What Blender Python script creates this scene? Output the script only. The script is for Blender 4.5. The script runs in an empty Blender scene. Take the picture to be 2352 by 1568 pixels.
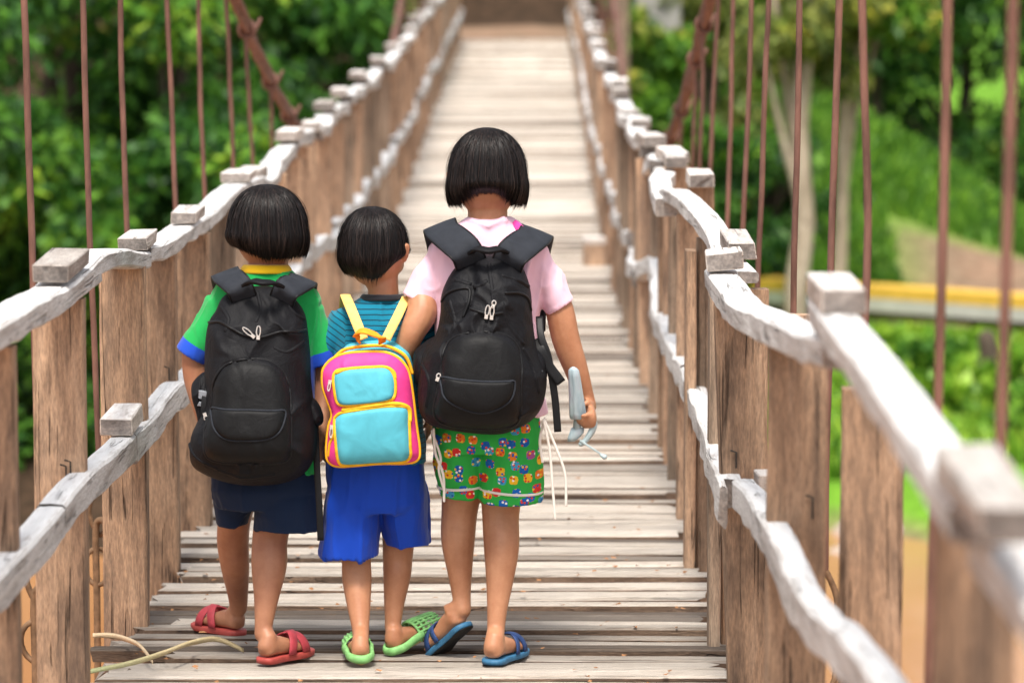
import bpy, math, random
import numpy as np
from mathutils import Vector, Matrix, Euler, noise as mnoise
random.seed(11); rng = np.random.default_rng(7)
SC = bpy.context.scene; COL = SC.collection
# ------------------------------------------------------------------ camera
PITCH = math.radians(-6.37); YAW = math.radians(0.35); FPX = 8820.0
cam_d = bpy.data.cameras.new('camera'); cam = bpy.data.objects.new('camera', cam_d); COL.objects.link(cam)
cam.rotation_euler = (math.pi/2 + PITCH, 0, YAW); cam.location = (0, 0, 0)
cam_d.sensor_width = 36; cam_d.lens = 135; cam_d.clip_start = 0.1; cam_d.clip_end = 500
cam_d.dof.use_dof = True; cam_d.dof.focus_distance = 9.5; cam_d.dof.aperture_fstop = 4.0
SC.camera = cam
# ------------------------------------------------------------------ light
w = bpy.data.worlds.new('World'); SC.world = w; w.use_nodes = True
nt = w.node_tree; bg = nt.nodes['Background']
sky = nt.nodes.new('ShaderNodeTexSky'); sky.sky_type = 'NISHITA'; sky.sun_disc = False
SUN_EL, SUN_AZ = 62, 186     # azimuth clockwise from +Y
sky.sun_elevation = math.radians(SUN_EL); sky.sun_rotation = math.radians(SUN_AZ); sky.air_density = 1.0; sky.dust_density = 3.0; sky.ozone_density = 0.7
hs = nt.nodes.new('ShaderNodeHueSaturation'); hs.inputs['Saturation'].default_value = 0.30
nt.links.new(sky.outputs[0], hs.inputs['Color']); nt.links.new(hs.outputs[0], bg.inputs[0])
bg.inputs[1].default_value = 0.12
sun_d = bpy.data.lights.new('sun', 'SUN'); sun = bpy.data.objects.new('sun', sun_d); COL.objects.link(sun)
sun_d.energy = 2.3; sun_d.angle = math.radians(13); sun_d.color = (1.0, 0.93, 0.84)
_a, _e = math.radians(SUN_AZ), math.radians(SUN_EL)
sdir = Vector((math.sin(_a)*math.cos(_e), math.cos(_a)*math.cos(_e), math.sin(_e)))
sun.rotation_euler = sdir.to_track_quat('Z', 'Y').to_euler()
SC.view_settings.view_transform = 'Standard'; SC.view_settings.look = 'None'; SC.view_settings.gamma = 1
SC.view_settings.exposure = 1.08; SC.view_settings.use_curve_mapping = False
SC.cycles.max_bounces = 8; SC.cycles.transparent_max_bounces = 8; SC.cycles.use_denoising = True
SC.cycles.sample_clamp_indirect = 6
# ------------------------------------------------------------------ measuring helpers
CM = cam.rotation_euler.to_matrix()
def W(px, py, Y):
    d = CM @ Vector(((px - 1176)/FPX, (784 - py)/FPX, -1)); return d*(Y/d.y)
def crv(tab, x):
    xs = [t[0] for t in tab]; ys = [t[1] for t in tab]; return float(np.interp(x, xs, ys))
DECK = [(2,-1.50),(4,-1.60),(6,-1.71),(9.25,-1.832),(10.75,-1.85),(12,-1.872),(15.5,-1.98),(18.5,-2.1),(21.5,-2.18),(25,-2.22),(28,-2.21),(33,-2.11),(38,-1.99),(45,-1.86),(53,-1.76)]
def deck_z(y):
    return (crv(DECK, y-.8)+crv(DECK, y)+crv(DECK, y+.8))/3
BX = -0.29
# ------------------------------------------------------------------ value noise
_perm = rng.permutation(4096)
def _h(i, j, k): return _perm[(_perm[(_perm[i & 4095] + j) & 4095] + k) & 4095]/4095.0
def vnoise(P):
    P = np.asarray(P, float); I = np.floor(P).astype(int); F = P - I; F = F*F*(3-2*F)
    i, j, k = I[...,0], I[...,1], I[...,2]; u, v, q = F[...,0], F[...,1], F[...,2]
    def L(a, b, t): return a + (b-a)*t
    return L(L(L(_h(i,j,k),_h(i+1,j,k),u), L(_h(i,j+1,k),_h(i+1,j+1,k),u), v),
             L(L(_h(i,j,k+1),_h(i+1,j,k+1),u), L(_h(i,j+1,k+1),_h(i+1,j+1,k+1),u), v), q)*2-1
def fbm(P, o=3):
    s = 0; a = 1; P = np.asarray(P, float)
    for _ in range(o): s = s + a*vnoise(P); P = P*2.03+17.1; a *= .5
    return s/1.75
# ------------------------------------------------------------------ object helpers
def tag(o, label=None, cat=None, group=None, kind=None):
    if label: o['label'] = label
    if cat: o['category'] = cat
    if group: o['group'] = group
    if kind: o['kind'] = kind
    return o
def empty(name, loc, label=None, cat=None, group=None, kind=None):
    o = bpy.data.objects.new(name, None); COL.objects.link(o); o.location = loc; o.empty_display_size = .1
    return tag(o, label, cat, group, kind)
def adopt(o, parent):
    if parent is not None:
        o.parent = parent
        # meshes are written in world coordinates under an Empty, so only the Empty's own place is undone
        o.matrix_parent_inverse = Matrix.Translation(parent.location).inverted() if parent.type == 'EMPTY' else Matrix.Identity(4)
    return o
def mesh(V, F, smooth=True, name='m'):
    me = bpy.data.meshes.new(name)
    me.from_pydata([tuple(map(float, v)) for v in V], [], [list(map(int, f)) for f in F])
    if smooth: me.shade_smooth()
    me.update(); return me
def fast_mesh(V, F, name='m', smooth=False):
    V = np.asarray(V, np.float32); F = np.asarray(F, np.int32); me = bpy.data.meshes.new(name)
    n, k = F.shape
    me.vertices.add(len(V)); me.vertices.foreach_set('co', V.ravel())
    me.loops.add(n*k); me.loops.foreach_set('vertex_index', F.ravel())
    me.polygons.add(n); me.polygons.foreach_set('loop_start', np.arange(0, n*k, k, dtype=np.int32))
    me.update(calc_edges=True); me.validate()
    if smooth: me.shade_smooth()
    return me
def obj(name, me, mat=None, parent=None):
    o = bpy.data.objects.new(name, me); COL.objects.link(o)
    if mat: 
        me.materials.clear(); me.materials.append(mat)
    return adopt(o, parent)
def joinvf(parts):
    V = []; F = []
    for v, f in parts:
        n = len(V); V += [tuple(x) for x in v]; F += [[i+n for i in q] for q in f]
    return V, F
def ring(c, a, b, n=20, p=2.0):
    c = np.array(c, float); a = np.array(a, float); b = np.array(b, float); t = np.arange(n)*2*math.pi/n
    cs, sn = np.cos(t), np.sin(t)
    x = np.sign(cs)*np.abs(cs)**(2/p); y = np.sign(sn)*np.abs(sn)**(2/p)
    return c + x[:,None]*a + y[:,None]*b
def loft(rings, cap=True):
    n = len(rings[0]); V = [tuple(p) for r in rings for p in r]; F = []
    for i in range(len(rings)-1):
        for j in range(n):
            k = (j+1) % n; F.append([i*n+j, i*n+k, (i+1)*n+k, (i+1)*n+j])
    if cap:
        F.append(list(range(n))[::-1]); F.append([(len(rings)-1)*n+j for j in range(n)])
    return V, F
def catmull(P, n=8, closed=False):
    P = [np.array(p, float) for p in P]; m = len(P); out = []
    for i in range(m if closed else m-1):
        if closed: a, b, c, d = P[i-1], P[i], P[(i+1) % m], P[(i+2) % m]
        else: a = P[max(i-1, 0)]; b = P[i]; c = P[i+1]; d = P[min(i+2, m-1)]
        for k in range(n):
            t = k/n
            out.append(.5*((2*b)+(-a+c)*t+(2*a-5*b+4*c-d)*t*t+(-a+3*b-3*c+d)*t**3))
    if not closed: out.append(P[-1])
    return out
def frames(P, ref=(0,1,0)):
    P = np.array(P, float); T = np.gradient(P, axis=0); T /= np.linalg.norm(T, axis=1)[:,None]+1e-9
    A = []; B = []; r = np.array(ref, float)
    for t in T:
        a = np.cross(t, r)
        if np.linalg.norm(a) < 1e-3: a = np.cross(t, (1,0,.01))
        a /= np.linalg.norm(a); b = np.cross(a, t); A.append(a); B.append(b)
    return P, T, A, B
def limb(pts, rad, n=14, fl=1.0, rnd=True, ref=(0,1,0), p=2.0):
    """tube through pts, radius rad (list or float); fl = ratio of the second axis"""
    if np.isscalar(rad): rad = [rad]*len(pts)
    P, T, A, B = frames(pts, ref); R = []
    if np.isscalar(fl): fl = [fl]*len(pts)
    def add(c, a, b, r, f, s=1.0): R.append(ring(c, a*r*s, b*r*f*s, n, p))
    if rnd:
        for s, o in ((.35,.92),(.75,.66),(.94,.33)): add(P[0]-T[0]*rad[0]*o*min(1, fl[0]), A[0], B[0], rad[0], fl[0], s)
    for i in range(len(P)): add(P[i], A[i], B[i], rad[i], fl[i])
    if rnd:
        for s, o in ((.94,.33),(.75,.66),(.35,.92)): add(P[-1]+T[-1]*rad[-1]*o*min(1, fl[-1]), A[-1], B[-1], rad[-1], fl[-1], s)
    return loft(R)
def ellipsoid(c, rx, ry, rz, n=20, m=12):
    R = []
    for i in range(m+1):
        f = math.pi*(i+.15)/(m+.3); R.append(ring((c[0],c[1],c[2]+rz*math.cos(f)), (rx*math.sin(f),0,0), (0,ry*math.sin(f),0), n))
    return loft(R)
def box(x0, x1, y0, y1, z0, z1):
    V = [(x,y,z) for z in (z0,z1) for y in (y0,y1) for x in (x0,x1)]
    return V, [[0,2,3,1],[4,5,7,6],[0,1,5,4],[2,6,7,3],[0,4,6,2],[1,3,7,5]]
def remesh(parts, vox, smooth=4, fac=.5):
    V, F = joinvf(parts); me = mesh(V, F, False, 'tmp'); o = bpy.data.objects.new('tmp', me); COL.objects.link(o)
    m = o.modifiers.new('r', 'REMESH'); m.mode = 'VOXEL'; m.voxel_size = vox
    if smooth:
        s = o.modifiers.new('s', 'SMOOTH'); s.iterations = smooth; s.factor = fac
    dg = bpy.context.evaluated_depsgraph_get(); ev = o.evaluated_get(dg)
    out = bpy.data.meshes.new_from_object(ev); bpy.data.objects.remove(o); bpy.data.meshes.remove(me)
    out.shade_smooth(); return out
def coords(me):
    a = np.empty(len(me.vertices)*3, np.float32); me.vertices.foreach_get('co', a); return a.reshape(-1,3).astype(float)
def setco(me, P): me.vertices.foreach_set('co', np.asarray(P, np.float32).ravel()); me.update()
def normals(me):
    a = np.empty(len(me.vertices)*3, np.float32); me.vertices.foreach_get('normal', a); return a.reshape(-1,3).astype(float)
def attr(me, name, vals):
    a = me.attributes.new(name, 'FLOAT', 'POINT'); a.data.foreach_set('value', np.asarray(vals, np.float32))
# ------------------------------------------------------------------ materials
class NT:
    def __init__(s, name, rough=.8, spec=.3, col=(.5,.5,.5)):
        s.m = bpy.data.materials.new(name); s.m.use_nodes = True; s.t = s.m.node_tree; s.b = s.t.nodes['Principled BSDF']
        s.b.inputs['Roughness'].default_value = rough; s.b.inputs['Specular IOR Level'].default_value = spec
        s.b.inputs['Base Color'].default_value = (*col, 1)
    def n(s, typ, **k):
        x = s.t.nodes.new('ShaderNode'+typ)
        for a, v in k.items():
            if a[0] == '_': x.inputs[a[1:]].default_value = v
            else: setattr(x, a, v)
        return x
    def l(s, a, b): s.t.links.new(a, b)
    def noise(s, vec, scale, detail=4, rough=.6, dist=0):
        x = s.n('TexNoise', _Scale=scale, _Detail=detail, _Roughness=rough, _Distortion=dist); s.l(vec, x.inputs['Vector']); return x.outputs['Fac']
    def ramp(s, fac, stops):
        x = s.n('ValToRGB'); e = x.color_ramp.elements
        while len(e) < len(stops): e.new(.5)
        for i, (p, c) in enumerate(stops):
            e[i].position = p; e[i].color = (*c, 1) if len(c) == 3 else c
        s.l(fac, x.inputs[0]); return x.outputs[0]
    def mix(s, fac, a, b, mode='MIX'):
        x = s.n('Mix', data_type='RGBA', blend_type=mode)
        for v, i in ((fac, 0), (a, 6), (b, 7)):
            if hasattr(v, 'links'): s.l(v, x.inputs[i])
            else: x.inputs[i].default_value = v if i == 0 else (*v, 1)
        return x.outputs[2]
    def math(s, op, a, b=0.0):
        x = s.n('Math', operation=op)
        for i, v in enumerate((a, b)):
            if hasattr(v, 'links'): s.l(v, x.inputs[i])
            else: x.inputs[i].default_value = v
        return x.outputs[0]
    def vec(s, scale=(1,1,1), rnd=0):
        c = s.n('TexCoord').outputs['Object']; m = s.n('Mapping'); m.inputs['Scale'].default_value = scale; s.l(c, m.inputs['Vector'])
        if rnd:
            oi = s.n('ObjectInfo'); v = s.n('VectorMath', operation='SCALE'); cb = s.n('CombineXYZ')
            for i in range(3): s.l(oi.outputs['Random'], cb.inputs[i])
            s.l(cb.outputs[0], v.inputs[0]); v.inputs['Scale'].default_value = rnd
            s.l(v.outputs[0], m.inputs['Location'])
        return m.outputs[0]
    def bump(s, h, st=.3, dist=.01):
        x = s.n('Bump', _Strength=st, _Distance=dist); s.l(h, x.inputs['Height']); s.l(x.outputs[0], s.b.inputs['Normal'])
    def col(s, c): s.l(c, s.b.inputs['Base Color']); return s
def wood(name, light, mid, dark, grain=(1,1,1), rnd=0, streak=.5, bleach=None, bl=(.2,.8), rough=.85, bst=.5):
    """grain = mapping scale (small along the grain)"""
    k = NT(name, rough, .2); v = k.vec(grain, rnd)
    a = k.noise(v, 3.0, 5, .6, .4); b = k.noise(v, 22, 4, .65); c = k.noise(k.vec(tuple(g*.5+.6 for g in grain), rnd), 3.2, 4, .6)
    col = k.ramp(a, [(.28, dark), (.5, mid), (.74, light)])
    col = k.mix(k.ramp(b, [(.38,(.0,.0,.0)),(.62,(1,1,1))]), k.mix(.45, col, dark), col)
    col = k.mix(k.math('MULTIPLY', k.ramp(c, [(.52,(0,0,0)),(.72,(1,1,1))]), streak), col, dark)
    ck = k.noise(k.vec(tuple(g if g > 2 else g*.22 for g in grain), rnd), 4.2, 2, .5, 0); ck2 = k.math('MULTIPLY', k.ramp(k.math('ABSOLUTE', k.math('SUBTRACT', ck, .5)), [(0,(1,1,1)),(.016,(0,0,0))]), k.ramp(c, [(.50,(0,0,0)),(.58,(1,1,1))])); col = k.mix(k.math('MULTIPLY', ck2, .7), col, tuple(x*.35 for x in dark))
    fine = k.noise(v, 70, 2, .5); col = k.mix(.16, col, k.ramp(fine, [(.4, (.02,.02,.02)), (.6, (.9,.85,.8))]), 'OVERLAY')
    if bleach:
        g = k.n('NewGeometry'); sp = k.n('SeparateXYZ'); k.l(g.outputs['Normal'], sp.inputs[0])
        f = k.ramp(sp.outputs[2], [(bl[0],(0,0,0)),(bl[1],(1,1,1))])
        wn = k.noise(k.vec(grain, rnd), 6, 5, .7); f2 = k.math('MULTIPLY', f, k.ramp(wn, [(.30,(.25,.25,.25)),(.48,(1,1,1))]))
        if rnd:
            oj = k.n('ObjectInfo'); f2 = k.math('MULTIPLY', f2, k.ramp(oj.outputs['Random'], [(.0,(.15,.15,.15)),(.20,(1,1,1))]))
        col = k.mix(f2, col, bleach if not callable(bleach) else bleach(k, v)); col = k.mix(k.math('MULTIPLY', ck2, .7), col, dark)
    if rnd:
        oi = k.n('ObjectInfo'); hv = k.n('HueSaturation'); k.l(col, hv.inputs['Color'])
        k.l(k.math('ADD', k.math('MULTIPLY', oi.outputs['Random'], .50), .72), hv.inputs['Value']); col = hv.outputs[0]
    k.col(col); k.bump(k.math('SUBTRACT', k.math('ADD', b, k.math('MULTIPLY', a, 1.5)), k.math('MULTIPLY', ck2, 2.0)), bst, .004); return k.m
def plain(name, c, rough=.6, spec=.4, var=.12, scale=30, bst=.15, bd=.002, metal=0, scl=(1,1,1)):
    k = NT(name, rough, spec); v = k.vec(scl); n = k.noise(v, scale, 4)
    k.col(k.mix(k.ramp(n, [(.3,(0,0,0)),(.7,(1,1,1))]), tuple(x*(1-var) for x in c), tuple(min(1, x*(1+var)) for x in c)))
    k.b.inputs['Metallic'].default_value = metal
    k.bump(n, bst, bd); return k.m
M = {}
M['post'] = wood('post_wood', (.56,.385,.26), (.43,.28,.18), (.12,.085,.065), (7,7,.9), 9, .75, bst=1.0)
M['post_grey'] = wood('post_wood_grey', (.44,.33,.24), (.33,.24,.17), (.11,.085,.065), (9,9,.9), 9, .6, bst=.8)
M['plank'] = wood('plank_wood', (.27,.19,.135), (.17,.115,.08), (.045,.032,.025), (.8,9,9), 11, .7,
                  bleach=lambda k, v: k.ramp(k.noise(v, 9, 5, .6), [(.25,(.32,.24,.18)),(.45,(.64,.56,.475)),(.70,(.84,.78,.70))]), bl=(.5,.9), bst=1.0)
M['rail'] = wood('rail_whitewash', (.68,.67,.655), (.60,.59,.575), (.30,.27,.245), (11,.9,11), 0, .16, bleach=lambda k, v: k.ramp(k.noise(v, 5, 5, .7), [(.28,(.46,.42,.39)),(.42,(.70,.69,.68)),(.7,(.78,.78,.775))]), bl=(.3,.9), bst=1.0)
M['cap'] = wood('cap_wood', (.70,.65,.60), (.56,.50,.45), (.22,.18,.15), (7,1,7), 9, .25, bleach=lambda k, v: k.ramp(k.noise(v, 7, 5, .7), [(.3,(.48,.42,.38)),(.55,(.68,.65,.62)),(.8,(.76,.75,.73))]), bl=(.5,.9), bst=.8)
M['endgrain'] = wood('end_grain', (.34,.30,.27), (.25,.22,.20), (.07,.06,.055), (2,2,2), 9, .7, bst=1.0)
M['rust'] = plain('rusty_steel', (.15,.074,.055), .75, .3, .45, 26, .5, .002, 0, (1,1,.25))
M['rustdark'] = plain('rusty_chain', (.17,.10,.055), .8, .3, .4, 40, .5, .002)
M['nail'] = plain('nail_iron', (.03,.025,.02), .7, .4)
M['bark'] = wood('bark', (.16,.12,.09), (.10,.075,.055), (.03,.025,.02), (3,3,.7), 0, .5)
M['palebark'] = wood('pale_bark', (.60,.50,.40), (.46,.37,.28), (.20,.16,.12), (2,2,.6), 0, .4)
M['concrete'] = plain('concrete', (.33,.32,.30), .9, .2, .25, 4, .4, .01)
# ================================================================== THE BRIDGE
rd = random.Random(5)
def beam(path, wdt, hgt, side, rough=.006, seed=0, step=.06, wob=.0):
    """hewn rail: path = (y, x of inner top edge, z of top); body extends outwards (side) and down"""
    ys = np.array([p[0] for p in path]); o = np.argsort(ys); P = np.array(path)[o]
    C = catmull(P, 8); C = np.array(C)
    L = [0]
    for i in range(1, len(C)): L.append(L[-1]+np.linalg.norm(C[i]-C[i-1]))
    n = max(3, int(L[-1]/step)); t = np.linspace(0, L[-1], n)
    yy, xx, zz = [np.interp(t, L, C[:,i]) for i in range(3)]
    R = []; s = seed*7.3
    for i in range(n):
        q = lambda a, f=5.5: float(fbm([[yy[i]*f, a*5+s, s]], 2)[0])*rough*.9
        wv = float(vnoise([[yy[i]*2.1, s, 3.3]])[0])*wob; wz = float(vnoise([[yy[i]*1.9, s, 9.3]])[0])*wob
        x0 = xx[i]+wv; z1 = zz[i]+wz; w_ = wdt*(1+.12*q(5, 4)/max(rough, 1e-4)*.5); b = .006
        pts = [(0,-b),(b,0),(w_*.5,.001),(w_-b,0),(w_,-b),(w_,-hgt+b),(w_-b,-hgt),(w_*.5,-hgt-.001),(b,-hgt),(0,-hgt+b)]
        rr = []
        for j, (u, v) in enumerate(pts):
            rr.append((x0+side*(u+q(j//2+1)), yy[i]+q(j+7)*.3, z1+v+q(j//2+20)*(1.6 if v < -b*1.5 else .7)))
        if side < 0: rr = rr[::-1]
        R.append(np.array(rr))
    V, F = loft(R); return mesh(V, F, False)
def block(cx, cy, cz, sx, sy, sz, rot=(0,0,0), jit=.004, r=rd):
    """a sawn block, centre of the base at c, edges slightly broken"""
    V = []
    b = min(sx, sy, sz)*.07
    for z in (0, sz):
        for (x, y) in ((-1,-1),(1,-1),(1,1),(-1,1)):
            V.append(Vector((x*sx/2+r.uniform(-jit,jit), y*sy/2+r.uniform(-jit,jit), z+r.uniform(-jit,jit)*.6)))
    import bmesh
    bm = bmesh.new(); vs = [bm.verts.new(v) for v in V]
    for f in ((3,2,1,0),(4,5,6,7),(0,1,5,4),(1,2,6,5),(2,3,7,6),(3,0,4,7)): bm.faces.new([vs[i] for i in f])
    bmesh.ops.bevel(bm, geom=bm.edges[:], offset=b, segments=1, affect='EDGES')
    me = bpy.data.meshes.new('block'); E = Euler(rot).to_matrix().to_4x4(); bm.transform(Matrix.Translation((cx,cy,cz)) @ E); bm.to_mesh(me); bm.free(); return me
def endmat(o, mat2, test):
    o.data.materials.append(mat2)
    for p in o.data.polygons:
        if test(p): p.material_index = 1
# ---- deck
deck = empty('bridge_deck', (BX, 9, deck_z(9)), 'long sagging deck of rough weathered cross planks running away under the children', 'bridge deck', kind='structure')
pl_meshes = []
for k in range(14):
    n = 26; R = []; sd = k*3.1+1; hw = .82; wy = .5; th = .034
    for i in range(n):
        x = -hw + 2*hw*i/(n-1)
        q = lambda a, f=5: float(fbm([[x*f, a*5.5, sd]], 2)[0])
        sag = .004*q(9, 1.5)
        e = .012 if 0 < i < n-1 else 0
        f0 = -wy*(1+.16*q(1,3)); f1 = wy*(1+.16*q(2,3))
        rr = [(x, f0, -th), (x, f0, -.006+.002*q(3)), (x, f0+.09, sag+.0015*q(4)), (x, 0, sag+.002*q(5)), (x, f1-.09, sag+.0015*q(6)), (x, f1, -.006), (x, f1, -th)]
        if i in (0, n-1): rr = [(x+rd.uniform(-.02,.02), a, b) for (_, a, b) in rr]
        R.append(np.array(rr))
    V, F = loft(R); me = mesh(V, F, False, 'plank'); me.materials.append(M['plank']); pl_meshes.append(me)
y = 6.6; np_ = 0; rest = []
while y < 53.2:
    wd = rd.choice([.07,.085,.095,.105,.08,.12]) if y < 20 else rd.uniform(.085,.14)
    gap = rd.choice([.016,.022,.034,.018,.028]) if y > 9.75 or y < 8.9 else .014
    c = y+wd/2; lft = rd.uniform(-.06,.05); rgt = rd.uniform(-.05,.06)
    if rd.random() < .10: lft -= .0; lft += rd.uniform(.05,.13)
    z = deck_z(c)+rd.uniform(-.015,.004)-(.012 if rd.random() < .15 else 0)
    slope = (deck_z(c+.3)-deck_z(c-.3))/.6
    x0 = BX-.765+lft; x1 = BX+.765+rgt
    rot = (math.atan(slope)+rd.uniform(-.09,.07), rd.uniform(-.006,.006), rd.uniform(-.016,.016))
    sc = ((x1-x0)/1.64, wd, 1)
    if np_ < 300:
        o = bpy.data.objects.new('plank', pl_meshes[rd.randrange(14)]); COL.objects.link(o)
        o.location = ((x0+x1)/2, c, z); o.rotation_euler = rot; o.scale = sc; 
        if rd.random() < .5: o.rotation_euler.z += math.pi; o.rotation_euler.x *= -1
        adopt(o, deck)
    else:
        Mx = Matrix.LocRotScale(Vector(((x0+x1)/2, c, z)), Euler(rot), Vector(sc)); me = pl_meshes[rd.randrange(14)]
        rest.append(([tuple(Mx @ v.co) for v in me.vertices], [list(p.vertices) for p in me.polygons]))
    np_ += 1; y += wd+gap
if rest:
    V, F = joinvf(rest); tag(obj('far_planks', mesh(V, F, False), M['plank'], deck), kind='stuff')
# stringers and cross bearers under the deck
for xs in (-.98, -.29, .38):
    pth = [(yy, BX+(xs-BX), deck_z(yy)-.055) for yy in np.arange(6, 53.5, 1.0)]
    obj('stringer', beam([(a, xs, c) for a, b, c in pth], .07, .09, 1, .004, xs*9, .5), M['post_grey'], deck)
# ---- railings
def railing(side, label):
    return empty('wooden_railing', (BX+side*.8, 9, deck_z(9)), label, 'railing')
RL = railing(-1, 'left railing of whitewashed crooked rails on tan board posts beside the child in green')
RR = railing(1, 'right railing of whitewashed crooked rails, its near end blurred at the lower right')
def add_beam(R, side, path, w_, h_, seed, name='rail', **k):
    me = beam(path, w_, h_, side, seed=seed, **k); me.materials.append(M['rail'])
    o = bpy.data.objects.new(name, me); COL.objects.link(o); adopt(o, R)
    me.materials.append(M['endgrain'])
    for p in me.polygons[-2:]: p.material_index = 1
    return o
def cap_block(R, cx, y0, y1, zb, w_, h_, rot=(0,0,0)):
    me = block(cx, (y0+y1)/2, zb, w_, y1-y0, h_, rot); me.materials.append(M['cap']); me.materials.append(M['endgrain'])
    for p in me.polygons:
        if p.normal.y < -.8: p.material_index = 1
    o = bpy.data.objects.new('cap_block', me); COL.objects.link(o); adopt(o, R); return o
# left top rails
add_beam(RL, -1, [(5.6,-1.0,-.74),(6.5,-1.0,-.755),(7.17,-1.0,-.77),(7.84,-1.0,-.786),(8.2,-1.0,-.80),(8.54,-1.0,-.795),(8.8,-1.0,-.80)], .085, .05, 1, rough=.007)
add_beam(RL, -1, [(8.55,-1.0,-.80),(8.9,-1.0,-.79),(9.33,-1.0,-.815),(9.7,-1.0,-.855),(9.97,-1.0,-.878)], .085, .042, 2, rough=.006)
add_beam(RL, -1, [(9.98,-1.0,-.866),(10.3,-1.0,-.885),(10.7,-1.0,-.90),(11.4,-1.0,-.916),(11.75,-1.0,-.925)], .08, .045, 3, rough=.007)
add_beam(RL, -1, [(11.76,-1.0,-.925),(12.2,-1.0,-.93),(12.9,-1.0,-.925),(13.6,-1.0,-.945),(14.2,-1.0,-.97)], .085, .045, 4, rough=.007)
cap_block(RL, -1.042, 8.2, 8.58, -.787, .082, .038)
cap_block(RL, -1.04, 9.88, 10.14, -.868, .074, .034)
cap_block(RL, -1.03, 11.2, 11.5, -.905, .075, .034)
cap_block(RL, -1.04, 13.3, 13.6, -.93, .10, .03)
# right top rails
add_beam(RR, 1, [(9.15,.405,-.845),(8.8,.41,-.845),(8.2,.415,-.83),(7.6,.43,-.79),(7.1,.44,-.755),(6.6,.445,-.72),(6.02,.45,-.665)], .075, .052, 5, rough=.009)
add_beam(RR, 1, [(6.35,.451,-.63),(6.05,.45,-.633),(5.4,.45,-.628),(4.8,.45,-.63),(4.15,.45,-.64)], .065, .046, 6, rough=.004)
add_beam(RR, 1, [(4.3,.49,-.69),(3.9,.50,-.70),(3.0,.50,-.70)], .07, .05, 7, rough=.004)
cap_block(RR, .488, 6.05, 6.36, -.632, .075, .04)
cap_block(RR, .483, 3.85, 4.3, -.638, .068, .042)
cap_block(RR, .448, 9.0, 9.12, -.835, .085, .040, (0,-.09,.0))
add_beam(RR, 1, [(9.9,.46,-.865),(9.6,.475,-.868),(9.3,.485,-.868)], .06, .03, 8)
cap_block(RR, .545-.03, 9.55, 9.95, -.86, .07, .042)
add_beam(RR, 1, [(9.8,.46,-.88),(10.4,.46,-.855),(11.2,.44,-.85),(12.0,.42,-.865),(12.5,.40,-.895)], .07, .045, 9, rough=.006)
cap_block(RR, .53, 12.2, 12.5, -.872, .08, .045)
add_beam(RR, 1, [(12.3,.385,-.915),(13.0,.385,-.90),(13.6,.42,-.91),(14.2,.44,-.93)], .075, .055, 10, rough=.008)
cap_block(RR, .50, 13.6, 13.9, -.90, .075, .04)
TOPZ = [(13,-.93),(14.7,-.965),(17.6,-1.0),(23,-1.03),(27.5,-1.03),(33,-.98),(41,-.92),(53,-.80)]
MIDZ = [(10,-1.30),(12.2,-1.387),(14,-1.45),(16.6,-1.5),(19,-1.58),(25,-1.64),(31,-1.64),(36,-1.52),(44,-1.42),(53,-1.32)]
def far_rails(R, side, xi, tab, y0, seed, caps=True, w_=.08, h_=.055):
    y = y0; k = 0; zoff = 0
    while y < 52.6:
        L = rd.uniform(1.3, 2.4); z0 = rd.uniform(-.03,.06); P = []
        for t in np.linspace(0, 1, 6):
            yy = y+t*L; P.append((yy, xi+side*rd.uniform(-.018,.03), crv(tab, yy)+z0*(1-t)+rd.uniform(-.018,.018)))
        add_beam(R, side, P, w_, h_, seed+k, rough=.010, step=.09 if y < 25 else .2)
        if caps: 
            for q in (0,): cap_block(R, xi+side*(.045+rd.uniform(-.02,.03)), y+q*L-.1, y+q*L+rd.uniform(.15,.25), P[0 if q == 0 else 2][2]-.006, .09, .042, (0,0,rd.uniform(-.1,.1)))
        y += L-.06; k += 1
far_rails(RL, -1, -1.0, TOPZ, 14.1, 100)
far_rails(RR, 1, .43, TOPZ, 14.0, 200)
# middle rails
add_beam(RL, -1, [(5.2,-.985,-1.16),(6.4,-.985,-1.20),(7.58,-.985,-1.233),(7.95,-.985,-1.235)], .06, .07, 11, rough=.006)
add_beam(RL, -1, [(7.96,-.985,-1.232),(8.36,-.985,-1.236),(8.9,-.985,-1.262),(9.4,-.985,-1.28)], .06, .068, 12, rough=.006)
add_beam(RL, -1, [(9.41,-.985,-1.283),(9.9,-.985,-1.30),(10.4,-.985,-1.296),(10.9,-.985,-1.32),(11.6,-.985,-1.35)], .06, .07, 13, rough=.009)
cap_block(RL, -1.025, 9.3, 9.6, -1.272, .075, .045)
far_rails(RL, -1, -.985, MIDZ, 11.6, 300, False, .06, .07)
add_beam(RR, 1, [(8.52,.44,-1.26),(7.8,.44,-1.20),(7.16,.44,-1.16),(6.75,.44,-1.155),(6.45,.44,-1.145)], .052, .066, 14, rough=.007)
add_beam(RR, 1, [(6.44,.44,-1.142),(6.1,.445,-1.12),(5.8,.45,-1.085),(5.07,.45,-1.02),(4.2,.45,-.98)], .05, .066, 15, rough=.008)
add_beam(RR, 1, [(8.62,.415,-1.275),(9.25,.42,-1.31),(10.0,.43,-1.325),(10.8,.43,-1.34),(11.5,.43,-1.35)], .055, .07, 16, rough=.010)
add_beam(RR, 1, [(11.4,.43,-1.345),(12.2,.43,-1.387),(13.2,.43,-1.42),(14.2,.43,-1.446),(14.6,.44,-1.40),(15.2,.45,-1.36)], .06, .07, 17, rough=.012)
far_rails(RR, 1, .43, [(15,-1.38),(17,-1.55),(19,-1.62),(21.9,-1.69),(24.8,-1.66),(31.6,-1.68),(36,-1.50),(44,-1.42),(53,-1.32)], 15.2, 400, False, .06, .07)
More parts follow.
